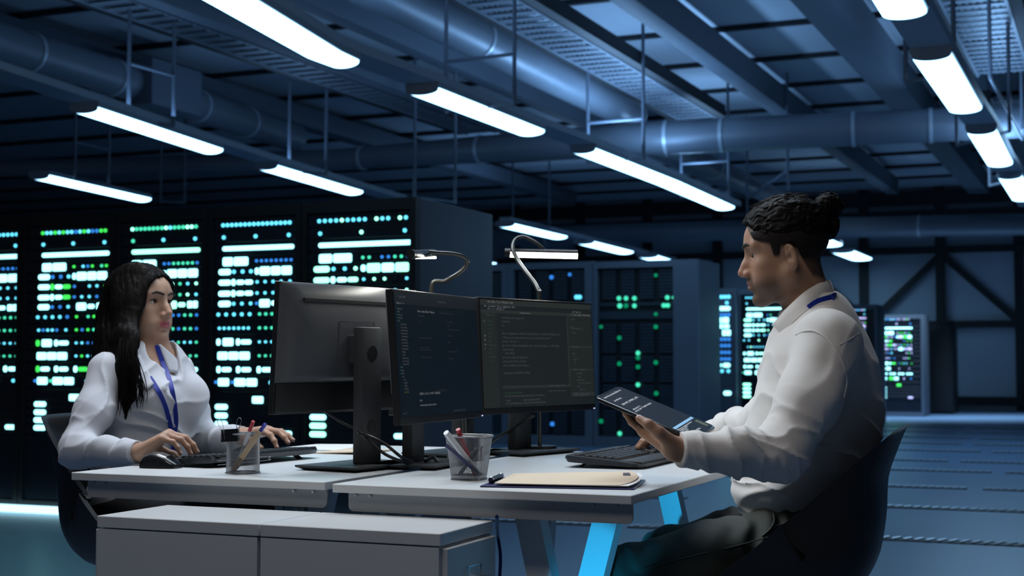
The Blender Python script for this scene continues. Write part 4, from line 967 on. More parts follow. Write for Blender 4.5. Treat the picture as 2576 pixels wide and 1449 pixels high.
ttext([(0.075, 0.10, 0.0085, 'main Home Index Editor &'), (0.165, 0.16, 0.0085, 'int nblocks;'), (0.25, 0.16, 0.0085, 'EXPORT_SYMBOL_GPL'), (0.36, 0.14, 0.0085, 'nblocks = 1;'), (0.39, 0.10, 0.0085, 'group_info = kmalloc(size)'),
       (0.815, 0.07, 0.0072, 'Make sure we always allocate'), (0.832, 0.07, 0.0066, 'one indirect block'), (0.848, 0.07, 0.0066, 'pointer group'), (0.868, 0.07, 0.006, 'usage atomic'), (0.885, 0.12, 0.006, 'gidset'), (0.925, 0.08, 0.007, 'if (gidsetsize <= SMALL)'), (0.948, 0.08, 0.007, 'return group_info;')], etext('text_tablet', (0.85, 0.92, 1), 0.9))
ttext([(0.842 + 0.020 * k, 0.80, 0.0085, '10%') for k in range(6)], etext('text_lime', (0.75, 0.95, 0.6), 0.4))
b = MB(); b.span((tl * 0.34, -0.0006, -0.005), (tl * 0.37, 0.0005, -0.0025)); part('side_button', b, M_CABLE, t, local=True)
# ---------------------------------------------------------------- soft bodies: smooth solids meshed by surface nets
A3 = lambda v: np.array([v[0], v[1], v[2]], dtype=np.float64)
def d_ball(p, c, r): return np.linalg.norm(p - A3(c), axis=1) - r
def d_ell(p, c, r, R=None):
    q = p - A3(c)
    if R is not None: q = q @ R
    r = A3(r); k0 = np.linalg.norm(q / r, axis=1); k1 = np.linalg.norm(q / (r * r), axis=1)
    return np.where(k1 > 1e-9, k0 * (k0 - 1) / np.maximum(k1, 1e-9), -r.min())
def d_cone(p, a, b, ra, rb, sq=None):
    """round cone; sq=(dir, factor) flattens the section along dir"""
    a, b = A3(a), A3(b); pa = p - a; ba = b - a
    h = np.clip(pa @ ba / max(ba @ ba, 1e-12), 0, 1); q = pa - h[:, None] * ba
    if sq is not None:
        d = A3(sq[0]); d = d / np.linalg.norm(d); q = q + np.outer((q @ d) * (1 / sq[1] - 1), d)
    return np.linalg.norm(q, axis=1) - (ra + (rb - ra) * h)
def smin(a, b, k):
    if k <= 0: return np.minimum(a, b)
    h = np.maximum(k - np.abs(a - b), 0) / k
    return np.minimum(a, b) - h * h * k * 0.25
def smax(a, b, k): return -smin(-a, -b, k)
def chain(p, pts, rs, k=0.0, sq=None):
    d = None
    for i in range(len(pts) - 1):
        e = d_cone(p, pts[i], pts[i + 1], rs[i], rs[i + 1], sq)
        d = e if d is None else smin(d, e, k)
    return d
def _hash(i, j, k, s):
    n = (i * 73856093) ^ (j * 19349663) ^ (k * 83492791) ^ (s * 2654435)
    n = (n ^ (n >> 13)) * 1274126177; n = n ^ (n >> 16)
    return (n & 0xffff) / 65535.0
def vnoise(p, f, seed=0):
    """value noise in -1 .. 1; f = frequency (scalar or per axis)"""
    q = p * np.array(f) if np.ndim(f) else p * f
    i = np.floor(q).astype(np.int64); t = q - i; t = t * t * (3 - 2 * t); o = 0
    for dx in (0, 1):
        wx = t[:, 0] if dx else 1 - t[:, 0]
        for dy in (0, 1):
            wy = t[:, 1] if dy else 1 - t[:, 1]
            for dz in (0, 1):
                wz = t[:, 2] if dz else 1 - t[:, 2]
                o = o + wx * wy * wz * _hash(i[:, 0] + dx, i[:, 1] + dy, i[:, 2] + dz, seed)
    return o * 2 - 1
def polygonize(f, lo, hi, h, nb=12):
    """surface nets of f = 0 inside the box, evaluated only in blocks near the surface; returns verts, quads"""
    lo = np.array(lo, float); hi = np.array(hi, float); N = np.ceil((hi - lo) / h).astype(int) + 1
    nbk = np.ceil(N / nb).astype(int); S = nb * h
    g = np.stack(np.meshgrid(*[np.arange(n) for n in nbk], indexing='ij'), -1).reshape(-1, 3)
    cen = lo + (g + 0.5) * S; keep = np.abs(f(cen)) < S * 0.87 * 1.45 + 0.012; g = g[keep]
    off = np.stack(np.meshgrid(*[np.arange(nb + 1)] * 3, indexing='ij'), -1).reshape(-1, 3)
    stride = np.array([1 << 40, 1 << 20, 1]); VK, VP, EK = [], [], [[], [], []]
    for s in range(0, len(g), 24):
        gs = g[s:s + 24]; idx = gs[:, None, :] * nb + off[None]; P = lo + idx.reshape(-1, 3) * h
        V = f(P).reshape(len(gs), nb + 1, nb + 1, nb + 1); ins = V < 0
        c = np.zeros((len(gs), nb, nb, nb), int)
        for dx in (0, 1):
            for dy in (0, 1):
                for dz in (0, 1): c += ins[:, dx:nb + dx, dy:nb + dy, dz:nb + dz]
        act = (c > 0) & (c < 8); w = np.argwhere(act)
        if len(w) == 0: continue
        b, ijk = w[:, 0], w[:, 1:]; acc = np.zeros((len(w), 3)); cnt = np.zeros(len(w))
        for ax in range(3):
            o1, o2 = [k for k in range(3) if k != ax]
            for u in (0, 1):
                for v in (0, 1):
                    e0 = ijk.copy(); e0[:, o1] += u; e0[:, o2] += v; e1 = e0.copy(); e1[:, ax] += 1
                    a = V[b, e0[:, 0], e0[:, 1], e0[:, 2]]; d = V[b, e1[:, 0], e1[:, 1], e1[:, 2]]
                    x = (a < 0) != (d < 0); t = np.where(x, a / np.where(x, a - d, 1), 0)
                    pos = e0.astype(float); pos[:, ax] += t
                    acc += np.where(x[:, None], pos, 0); cnt += x
        glob = gs[b] * nb + ijk
        VK.append(glob @ stride); VP.append(lo + (gs[b] * nb + acc / cnt[:, None]) * h)
        for ax in range(3):
            sl = [slice(None)] + [slice(0, nb)] * 3; s2 = list(sl); s2[ax + 1] = slice(1, nb + 1)
            a = ins[tuple(sl)]; d = ins[tuple(s2)]; ww = np.argwhere(a != d)
            if len(ww): EK[ax].append(np.c_[gs[ww[:, 0]] * nb + ww[:, 1:], a[ww[:, 0], ww[:, 1], ww[:, 2], ww[:, 3]]])
    VK = np.concatenate(VK); VP = np.concatenate(VP); order = np.argsort(VK); VK = VK[order]; VP = VP[order]; F = []
    for ax in range(3):
        if not EK[ax]: continue
        E_ = np.concatenate(EK[ax]); e, sg = E_[:, :3], E_[:, 3]; o1, o2 = (ax + 1) % 3, (ax + 2) % 3; q = []
        ok = np.ones(len(e), bool)
        for u, v in ((0, 0), (1, 0), (1, 1), (0, 1)):
            c = e.copy(); c[:, o1] -= u; c[:, o2] -= v; k = c @ stride; j = np.minimum(np.searchsorted(VK, k), len(VK) - 1)
            ok &= VK[j] == k; q.append(j)
        q = np.stack(q, 1); q[sg == 0] = q[sg == 0][:, ::-1]; F.append(q[ok])
    return VP, np.concatenate(F)
def relax(V, F, it, lam=0.5):
    n = len(V)
    for _ in range(it):
        s = np.zeros((n, 3)); c = np.zeros(n)
        for a, b in ((0, 1), (1, 2), (2, 3), (3, 0)):
            np.add.at(s, F[:, a], V[F[:, b]]); np.add.at(s, F[:, b], V[F[:, a]])
            np.add.at(c, F[:, a], 1); np.add.at(c, F[:, b], 1)
        V = V + lam * (s / np.maximum(c, 1)[:, None] - V)
    return V
def soft_mesh(name, f, lo, hi, h, parent, m, it=2, root=False, tint=None, attr=None, label=None):
    V, F = polygonize(f, lo, hi, h); V = relax(V, F, it)
    Mi = np.array(rootM(parent).inverted()) if parent is not None else np.eye(4)
    L = V @ Mi[:3, :3].T + Mi[:3, 3]
    me = bpy.data.meshes.new(name); me.vertices.add(len(L)); me.vertices.foreach_set('co', L.ravel())
    me.loops.add(len(F) * 4); me.loops.foreach_set('vertex_index', F.ravel().astype(np.int32))
    me.polygons.add(len(F)); me.polygons.foreach_set('loop_start', np.arange(0, len(F) * 4, 4, dtype=np.int32))
    me.update(calc_edges=True); me.validate(); me.polygons.foreach_set('use_smooth', [True] * len(me.polygons))
    if tint is not None:
        c = tint(V); a = me.color_attributes.new('tint', 'FLOAT_COLOR', 'POINT'); a.data.foreach_set('color', np.c_[c, np.ones(len(c))].ravel())
    if attr is not None:
        a = me.attributes.new('stripe', 'FLOAT', 'POINT'); a.data.foreach_set('value', attr(V))
    for x in (m if isinstance(m, (list, tuple)) else [m]): me.materials.append(x)
    o = bpy.data.objects.new(name, me); COL.objects.link(o)
    if parent is not None: o.parent = parent
    if label: o['label'] = label
    return o
class Grp:
    """prims gathered in groups with bounding boxes, so that far groups are skipped"""
    def __init__(s): s.g = []
    def add(s, fn, lo, hi, k=0.0): s.g.append((fn, np.array(lo, float), np.array(hi, float), k))
    def __call__(s, p):
        d = np.full(len(p), 9.0); mn, mx = p.min(0), p.max(0)
        for fn, lo, hi, k in s.g:
            out = np.linalg.norm(np.maximum(np.maximum(lo - p, p - hi), 0), axis=1)
            near = out < 0.08
            if not near.any():
                d = np.minimum(d, out + 0.02); continue
            e = out + 0.02
            e[near] = np.maximum(fn(p[near]), -9)
            d = smin(d, e, k)
        return d
def box_of(pts, m): P = np.array([A3(x) for x in pts]); return P.min(0) - m, P.max(0) + m
# ---------------------------------------------------------------- heads and hands
def fold(p, ax, fa, fl, amp, seed):
    """soft irregular creases at right angles to ax"""
    ax = Vector(ax).normalized(); u = ax.orthogonal().normalized(); v = ax.cross(u)
    q = np.c_[p @ A3(ax) * fa + 0.8 * vnoise(p, 9, seed + 7), p @ A3(u) * fl, p @ A3(v) * fl]
    return amp * (1.15 * (1 - np.abs(vnoise(q, 1.0, seed))) ** 5 - 0.36)
class Head:
    def __init__(s, O, fwd, pitch=0.0, roll=0.0, sc=1.0, female=False):
        f = Vector(fwd).normalized(); l = UP.cross(f).normalized(); u = f.cross(l)
        R = Matrix((f, l, u)).transposed() @ Euler((roll, pitch, 0)).to_matrix()
        s.O, s.R, s.sc, s.fem = Vector(O), np.array(R), sc, female; s.M = R
    def loc(s, p): return ((p - A3(s.O)) @ s.R) / s.sc
    def w(s, x, y, z): return s.O + s.M @ (Vector((x, y, z)) * s.sc)
    def bounds(s, m=0.0): return A3(s.O) - 0.19 * s.sc - m, A3(s.O) + 0.19 * s.sc + m
    def skull(s, q):
        qa = np.c_[q[:, 0], np.abs(q[:, 1]), q[:, 2]]
        d = d_ell(q, (-0.006, 0, 0.057), (0.092, 0.0755, 0.082)) if not s.fem else d_ell(q, (-0.006, 0, 0.052), (0.090, 0.0745, 0.076))
        d = smin(d, d_ell(q, (0.031, 0, 0.048), (0.057, 0.060, 0.050)), 0.025)
        return d, qa
    def sdf(s, p):
        q = s.loc(p); d, a = s.skull(q); F = s.fem
        d = smin(d, d_ell(q, (0.031, 0, -0.012), (0.055, 0.056 if not F else 0.055, 0.073)), 0.025)
        jw = 0.052 if not F else 0.047
        d = smin(d, d_cone(a, (0.002, jw, -0.035), (0.066, 0.016, -0.079 if not F else -0.077), 0.022, 0.0165), 0.03)
        d = smin(d, d_ball(q, (0.077, 0, -0.080 if not F else -0.079), 0.0155 if not F else 0.014), 0.018)
        d = smin(d, d_ell(a, (0.052, 0.041, -0.008), (0.025, 0.022, 0.024)), 0.02)
        d = smin(d, d_ell(a, (0.052, 0.036, -0.042), (0.028, 0.024, 0.026)), 0.02)       # cheek
        d = smin(d, d_cone(a, (0.0800, 0.012, 0.0435), (0.068, 0.047, 0.043), 0.0105 if not F else 0.0080, 0.009), 0.014)
        d = smin(d, d_ell(q, (0.079, 0, -0.042), (0.019, 0.026, 0.022)), 0.014)          # muzzle
        d = smax(d, -d_ball(a, (0.0960, 0.0325, 0.0215), 0.0180), 0.010)                 # eye socket
        n = d_cone(q, (0.0855, 0, 0.028), (0.1055, 0, -0.010), 0.0060, 0.0092 if not F else 0.008)
        n = smin(n, d_ball(q, (0.1065 if not F else 0.1065, 0, -0.0145 if not F else -0.013), 0.0092 if not F else 0.0082), 0.006)
        n = smin(n, d_ball(a, (0.0955, 0.0115, -0.0185), 0.0085 if not F else 0.0070), 0.007)
        n = smin(n, d_cone(q, (0.088, 0, 0.0), (0.086, 0, -0.024), 0.012, 0.010), 0.014)
        n = smax(n, -d_ell(a, (0.1015, 0.0065, -0.0270), (0.006, 0.0035, 0.0055)), 0.003)
        d = smin(d, n, 0.010)
        fl = 0.0012 if F else 0.0
        d = smin(d, d_cone(a, (0.0925, 0.004, -0.0385), (0.0795, 0.0225, -0.0435), 0.0062 + fl, 0.0028), 0.006)
        d = smin(d, d_cone(a, (0.0910, 0.002, -0.0515), (0.0795, 0.0205, -0.0455), 0.0070 + fl, 0.0030), 0.006)
        d = smax(d, -d_cone(a, (0.1005, 0.0, -0.0452), (0.0845, 0.0235, -0.0447), 0.0016, 0.0016), 0.0035)
        d = smax(d, -d_ell(q, (0.097, 0, -0.0635), (0.009, 0.016, 0.005)), 0.008)
        # eyelids: a shell round the eyeball with a slit
        lid = d_ball(a, (0.0665, 0.0318, 0.0215), 0.0136)
        d = smin(d, lid, 0.005)
        d = smax(d, -d_ell(a, (0.0765, 0.0322, 0.0206), (0.020, 0.0140, 0.0052 if not F else 0.0062)), 0.0016)
        # ears
        ca, sa = math.cos(0.22), math.sin(0.22); yb, zb = 0.25, 0.0
        e = a - np.array([-0.008, 0.0775, 0.006]); e = np.c_[e[:, 0] * ca - e[:, 2] * sa, e[:, 1], e[:, 0] * sa + e[:, 2] * ca]
        e[:, 1] += e[:, 0] * 0.45                      # stands off at the back
        ear = d_ell(e, (0, 0, 0.002), (0.0130, 0.0085, 0.0262)); ear = smin(ear, d_ell(e, (0.004, -0.001, -0.022), (0.010, 0.006, 0.012)), 0.01)
        ear = smax(ear, -d_ell(e, (0.001, 0.0075, 0.004), (0.0088, 0.0080, 0.0180)), 0.004)
        ear = smin(ear, d_cone(e, (0.006, 0.002, 0.006), (-0.006, 0.003, 0.016), 0.0035, 0.003), 0.004)
        ear = smin(ear, d_cone(e, (-0.006, 0.003, 0.014), (-0.003, 0.003, -0.012), 0.0032, 0.0035), 0.004)
        ear = smax(ear, -d_ell(e, (0.007, 0.006, -0.002), (0.005, 0.007, 0.007)), 0.003)
        d = smin(d, ear, 0.006)
        return d * s.sc * 0.9
    def face(s, y, z):
        """point of the face at (y, z), reached from the front"""
        x = 0.14
        for _ in range(60):
            P = s.w(x, y, z); v = float(s.sdf(np.array([[P.x, P.y, P.z]]))[0])
            if v < 0.0003: break
            x -= max(v * 0.7 / s.sc, 0.0003)
        return s.w(x, y, z)
    def hull(s, p, g):
        """the bare skull grown by g, for hair"""
        q = s.loc(p); d, a = s.skull(q)
        return (d - g) * s.sc
def hand_fn(W, X, Y, Z, curls, spread=0.06, thumb=None, s=1.0):
    """W wrist; X towards the fingers, Y towards the thumb, Z out of the back of the hand.  curls: per finger (index first) three bends in radians"""
    X, Y, Z = [Vector(v).normalized() for v in (X, Y, Z)]
    L = lambda x, y, z: Vector(W) + (X * x + Y * y + Z * z) * s
    base = [(0.088, 0.027, 0.004), (0.092, 0.008, 0.006), (0.087, -0.011, 0.004), (0.078, -0.028, 0.0)]
    segs = [(0.042, 0.025, 0.021), (0.046, 0.029, 0.022), (0.043, 0.027, 0.022), (0.034, 0.020, 0.019)]
    rad = [(0.0098, 0.0088, 0.0080, 0.0066), (0.0100, 0.0090, 0.0082, 0.0068), (0.0095, 0.0085, 0.0077, 0.0064), (0.0085, 0.0075, 0.0068, 0.0056)]
    fingers = []; nails = []
    for i in range(4):
        p = L(*base[i]); yaw = spread * (1.5 - i); d = X * math.cos(yaw) + Y * math.sin(yaw); n = Z.copy(); pts = [p]
        for j in range(3):
            c_, s_ = math.cos(curls[i][j]), math.sin(curls[i][j])
            d, n = d * c_ - n * s_, n * c_ + d * s_
            pts.append(pts[-1] + d * segs[i][j] * s)
        fingers.append(pts); nails.append((pts[-1], d.copy(), n.copy()))
    th = thumb or [(0.022, 0.022, -0.006), (0.052, 0.047, -0.014), (0.078, 0.056, -0.016), (0.100, 0.058, -0.014)]
    tp = [L(*t) if not isinstance(t, Vector) else t for t in th]
    pal = [(L(0.0, 0.010, 0), L(*base[0]), 0.0175, 0.0125), (L(0.0, 0.004, 0), L(*base[1]), 0.019, 0.013), (L(0.0, -0.006, 0), L(*base[2]), 0.0185, 0.0125), (L(0.0, -0.012, 0), L(*base[3]), 0.0165, 0.0115)]
    def f(p):
        d = None
        for a, b, r0, r1 in pal:
            e = d_cone(p, a, b, r0 * s, r1 * s); d = e if d is None else smin(d, e, 0.010)
        for i, pts in enumerate(fingers):
            e = chain(p, pts, [r * s for r in rad[i]], 0.002)
            for j in (1, 2): e = smin(e, d_ball(p, pts[j], rad[i][j] * 1.06 * s), 0.003)
            d = smin(d, e, 0.006)
        e = chain(p, tp, [0.0165 * s, 0.0125 * s, 0.0105 * s, 0.0080 * s], 0.006)
        d = smin(d, e, 0.012)
        return d
    allp = [q for pts in fingers for q in pts] + tp + [L(0, 0, 0)]
    lo, hi = box_of(allp, 0.03)
    dT = (tp[-1] - tp[-2]).normalized()
    return dict(f=f, lo=lo, hi=hi, fingers=fingers, thumb=tp, nails=nails, L=L, dT=dT)
# ---------------------------------------------------------------- people
def attr_mat(name, rough, sss=0.0, bump=0.0, bscale=900, spec=0.35):
    m = mat(name, (0.5, 0.4, 0.35), rough=rough, sss=sss, bump=bump, bscale=bscale, spec=spec)
    nt = m.node_tree; a = nt.nodes.new('ShaderNodeAttribute'); a.attribute_name = 'tint'
    nt.links.new(a.outputs['Color'], nt.nodes['Principled BSDF'].inputs['Base Color']); return m
M_SKIN = attr_mat('skin', 0.48, sss=0.08, bump=0.10, bscale=700)
M_HAIR = mat('hair_black', (0.0045, 0.0038, 0.0036), rough=0.55, vary=0.3, vscale=150, spec=0.09)
M_HAIRS = mat('hair_short', (0.012, 0.009, 0.008), rough=0.7, vary=0.4, vscale=500, spec=0.2)
M_BROW = mat('brow_hair', (0.015, 0.011, 0.009), rough=0.7, vary=0.3, vscale=800)
M_EYEW = mat('eye_white', (0.62, 0.60, 0.58), rough=0.12, vary=0.03); M_IRIS = mat('iris_brown', (0.05, 0.025, 0.012), rough=0.1, vary=0.3, vscale=900); M_PUP = mat('pupil', (0.004, 0.004, 0.004), rough=0.05, vary=0.1)
M_BLOUSE = mat('blouse_white', (0.52, 0.54, 0.60), rough=0.75, vary=0.03, vscale=30, bump=0.05, bscale=900, sheen=0.2)
M_PANTS = mat('trousers_olive', (0.036, 0.041, 0.030), rough=0.75, vary=0.12, vscale=60, bump=0.12, bscale=900, sheen=0.1)
M_PANTD = mat('trousers_dark', (0.012, 0.013, 0.018), rough=0.8, vary=0.1)
M_LANY = mat('lanyard_blue', (0.012, 0.035, 0.33), rough=0.5, vary=0.05)
M_BELT = mat('belt_black', (0.008, 0.008, 0.009), rough=0.4, vary=0.1)
M_BUTTON = mat('button_pearl', (0.6, 0.6, 0.6), rough=0.3, vary=0.05)
M_SHOE = mat('shoe_black', (0.01, 0.01, 0.011), rough=0.35, vary=0.1)
M_SHIRT = mat('shirt_white_striped', (0.72, 0.70, 0.68), rough=0.75, sheen=0.2)
_nt = M_SHIRT.node_tree; _a = _nt.nodes.new('ShaderNodeAttribute'); _a.attribute_name = 'stripe'
_w = _nt.nodes.new('ShaderNodeMath'); _w.operation = 'MULTIPLY'; _w.inputs[1].default_value = 2 * math.pi / 0.0032
_s = _nt.nodes.new('ShaderNodeMath'); _s.operation = 'SINE'; _r = _nt.nodes.new('ShaderNodeMapRange'); _r.inputs[1].default_value = -1
_mx = _nt.nodes.new('ShaderNodeMix'); _mx.data_type = 'RGBA'; _mx.inputs[6].default_value = (0.58, 0.56, 0.54, 1); _mx.inputs[7].default_value = (0.76, 0.74, 0.72, 1)
_nt.links.new(_a.outputs['Fac'], _w.inputs[0]); _nt.links.new(_w.outputs[0], _s.inputs[0]); _nt.links.new(_s.outputs[0], _r.inputs[0]); _nt.links.new(_r.outputs[0], _mx.inputs[0])
_nt.links.new(_mx.outputs[2], _nt.nodes['Principled BSDF'].inputs['Base Color'])
def march(f, px, py, Y0, Y1):
    """first point of the solid f on a sight line"""
    d = ray(px, py); P = CAM + d * (Y0 / d.y); u = d.normalized(); P = P.copy()
    for _ in range(120):
        v = float(f(np.array([[P.x, P.y, P.z]]))[0])
        if v < 0.0004: break
        P += u * max(v * 0.8, 0.0006)
        if P.y > Y1: break
    return P
def eyes(H, gaze, root, r=0.0120):
    g = Vector(gaze).normalized()
    for sd in (1, -1):
        c = H.w(0.0665, sd * 0.0318, 0.0215); q = g.to_track_quat('Z', 'Y').to_matrix().to_4x4()
        bm = bmesh.new(); bmesh.ops.create_uvsphere(bm, u_segments=28, v_segments=24, radius=r * H.sc)
        for f in bm.faces:
            a = math.degrees(math.acos(max(-1, min(1, f.calc_center_median().normalized().z))))
            f.material_index = 2 if a < 13 else 1 if a < 31 else 0
        bmesh.ops.transform(bm, matrix=Matrix.Translation(c) @ q, verts=bm.verts)
        part('eye', bm, [M_EYEW, M_IRIS, M_PUP], root, label='dark brown eye')
def zc_long(x): return np.interp(x, [-0.12, -0.09, -0.05, 0.0, 0.04, 0.062, 0.078, 0.10], [0.042, 0.046, 0.054, 0.060, 0.062, 0.074, 0.094, 0.105])
def zc_short(x): return np.interp(x, [-0.12, -0.075, -0.05, -0.036, -0.024, -0.01, 0.012, 0.018, 0.030, 0.035, 0.05, 0.070, 0.080, 0.09], [-0.050, -0.050, -0.042, -0.012, 0.022, 0.036, 0.034, 0.012, 0.014, 0.043, 0.050, 0.057, 0.09, 0.11])
def skin_tint(H, base, lip, stubble=0.0):
    base = np.array(base); lip = np.array(lip)
    def f(V):
        c = np.tile(base, (len(V), 1)) * (1 + 0.05 * vnoise(V, 90, 3)[:, None]); q = H.loc(V); a = np.abs(q[:, 1])
        lm = np.exp(-((q[:, 2] + 0.0452) / 0.0105) ** 4) * (a < 0.0235) * np.clip((q[:, 0] - 0.078) / 0.006, 0, 1) * np.clip((0.0235 - a) / 0.006, 0, 1)
        if stubble:
            st = np.clip((-0.022 - q[:, 2]) / 0.03, 0, 1) * np.clip((q[:, 0] - 0.012) / 0.025, 0, 1) * np.clip((q[:, 2] + 0.125) / 0.02, 0, 1)
            mu = np.exp(-((q[:, 2] + 0.0325) / 0.0095) ** 2) * np.exp(-(a / 0.028) ** 4) * (q[:, 0] > 0.07)
            k = (np.clip(st * 0.75 + mu * 1.0, 0, 1) * stubble)[:, None]; c = c * (1 - k) + np.array([0.045, 0.036, 0.032]) * k
        if stubble:
            fd = np.clip((q[:, 2] - zc_short(q[:, 0]) + 0.010) / 0.012, 0, 1) * (q[:, 0] < 0.078) * (q[:, 2] < 0.09) * (a < 0.0765)
            k = (fd * 0.85)[:, None]; c = c * (1 - k) + np.array([0.02, 0.016, 0.014]) * k
        pk = (np.exp(-(((q[:, 0] - 0.108) / 0.016) ** 2 + (q[:, 2] + 0.012) ** 2 / 0.0003)) * 0.25)[:, None]
        c = c * (1 - pk) + c * np.array([1.15, 0.85, 0.8]) * pk
        c = c * (1 - lm[:, None]) + lip * lm[:, None]
        return np.clip(c, 0, 1)
    return f
def wave(p, o, ax, per, amp, lat=0.0, seed=0):
    """folds: ridges at right angles to ax, wobbling, fading nowhere; used with a falloff"""
    t = (p - A3(o)) @ A3(Vector(ax).normalized()); n = vnoise(p, 14, seed); return amp * np.sin(2 * math.pi * (t / per + n * 0.55 + lat))
# ================================================================ the man
YM = 3.40
Fm = Vector((-0.95, 0.31, 0)).normalized(); Lm = UP.cross(Fm).normalized()
HM = Head(at(1981, 656, YM), (-0.985, 0.17, 0), pitch=math.radians(8), sc=1.03)
mt = [at(2062, 822, YM), at(2060, 900, YM), at(2062, 970, YM), at(2056, 1050, YM), at(2026, 1140, YM), at(2000, 1220, YM), at(1996, 1300, YM)]
mr = [0.080, 0.112, 0.128, 0.139, 0.134, 0.124, 0.118]
shL, elL, wrL = at(2082, 868, 3.215), at(1962, 1143, 3.13), at(1700, 1130, 3.062)
shR, elR, wrR = at(2052, 865, 3.59), at(1930, 1062, 3.68), Vector((0.372 + 0.145, 3.93 - 0.045, 0.790))
upL, loL = shL.lerp(elL, 0.5), elL.lerp(wrL, 0.45)
hipL, knL, hipR, knR = at(2012, 1372, 3.28), at(1568, 1468, 3.25), at(2000, 1350, 3.53), at(1686, 1410, 3.62)
mgL, mgR = hipL.lerp(knL, 0.5), hipR.lerp(knR, 0.5)
anL, anR = Vector((knL.x + 0.02, knL.y, 0.09)), Vector((knR.x + 0.03, knR.y + 0.02, 0.09))
tX = TABM.to_3x3() @ Vector((1, 0, 0)); tY = TABM.to_3x3() @ Vector((0, 1, 0)); tZ = TABM.to_3x3() @ Vector((0, 0, 1))
hX = (-tX * 0.80 + tY * 0.60).normalized(); hY = (-tY * 0.80 - tX * 0.60).normalized()
HLm = hand_fn(wrL, hX, hY, -tZ, [(0.05, 0.25, 0.2), (0.0, 0.2, 0.2), (0.05, 0.2, 0.2), (0.1, 0.25, 0.2)], spread=0.07,
              thumb=[at(1686, 1112, 3.045), at(1658, 1088, 3.032), at(1632, 1068, 3.035), at(1608, 1053, 3.052)], s=1.04)
HRm = hand_fn(wrR, Vector((-0.93, 0.34, 0.06)), Vector((-0.34, -0.93, 0)), Vector((0, 0, 1)), [(0.25, 0.35, 0.25), (0.25, 0.35, 0.25), (0.25, 0.4, 0.25), (0.3, 0.4, 0.3)], spread=0.09,
              thumb=[Vector(wrR) + Vector((-0.035, -0.030, -0.008)), Vector(wrR) + Vector((-0.062, -0.042, -0.016)), Vector(wrR) + Vector((-0.085, -0.042, -0.024)), Vector(wrR) + Vector((-0.105, -0.036, -0.030))], s=1.04)
def build_body(name, label, H, T, TR, sq, neck, arms, hands, legs, tint, fwd, vox):
    G = Grp()
    G.add(H.sdf, *H.bounds(-0.02), 0.02)
    G.add(lambda p: chain(p, neck[0], neck[1], 0.02), *box_of(neck[0], 0.07), 0.025)
    tt = [r - 0.014 for r in TR]
    G.add(lambda p: chain(p, T, tt, 0.05, sq), *box_of(T, 0.24), 0.03)
    for pts, rs in arms: G.add((lambda P, R: lambda p: chain(p, P, R, 0.02))(pts, rs), *box_of(pts, 0.08), 0.02)
    for h in hands: G.add(h['f'], h['lo'], h['hi'], 0.012)
    for pts, rs in legs: G.add((lambda P, R: lambda p: chain(p, P, R, 0.03))(pts, rs), *box_of(pts, 0.12), 0.03)
    lo = np.min([g[1] for g in G.g], 0) - 0.02; hi = np.max([g[2] for g in G.g], 0) + 0.02
    o = soft_mesh(name, G, lo, hi, vox, None, M_SKIN, it=1, tint=tint)
    base = Vector((T[-1].x, T[-1].y, 0)); o.data.transform(Matrix.Translation(-base)); o.matrix_world = Matrix.Translation(base); WM[o.name] = o.matrix_world.copy()
    o['label'] = label; o['category'] = 'person'
    return o, G
sqm = (Lm, 1.36)
MAN, GM = build_body('person', 'person with a hair bun, white striped shirt and olive trousers, seated holding a tablet', HM, mt, mr, sqm,
    ([HM.w(-0.022, 0, -0.035), at(2035, 775, YM), at(2058, 830, YM)], [0.055, 0.056, 0.07]),
    [([shL, elL, wrL], [0.048, 0.038, 0.026]), ([shR, elR, wrR], [0.048, 0.038, 0.026])], [HLm, HRm],
    [([hipL, knL, anL, anL - UP * 0.03 + Fm * 0.12], [0.085, 0.058, 0.042, 0.03]), ([hipR, knR, anR, anR - UP * 0.03 + Fm * 0.12], [0.085, 0.058, 0.042, 0.03])],
    skin_tint(HM, (0.36, 0.205, 0.135), (0.24, 0.115, 0.10), 0.95), Fm, 0.0026)
eyes(HM, (-0.96, -0.14, -0.16), MAN)
def brow(H, root, r, female=False):
    for sd in (1, -1):
        P = [(0.010, 0.0445), (0.020, 0.0475), (0.034, 0.0490), (0.046, 0.0450)]
        if female: P = [(0.011, 0.0420), (0.021, 0.0455), (0.034, 0.0480), (0.047, 0.0435)]
        pts = [H.face(sd * y, z) for y, z in P]; rr = [r * 0.8, r, r * 0.9, r * 0.35]
        f = lambda p: chain(p, pts, rr, 0.0, (H.M @ Vector((1, 0, 0)), 0.8)) - 0.0011 * np.abs(vnoise(p, 900, 5))
        soft_mesh('eyebrow', f, *box_of(pts, 0.012), 0.0012, root, M_BROW, it=0)
brow(HM, MAN, 0.0042)
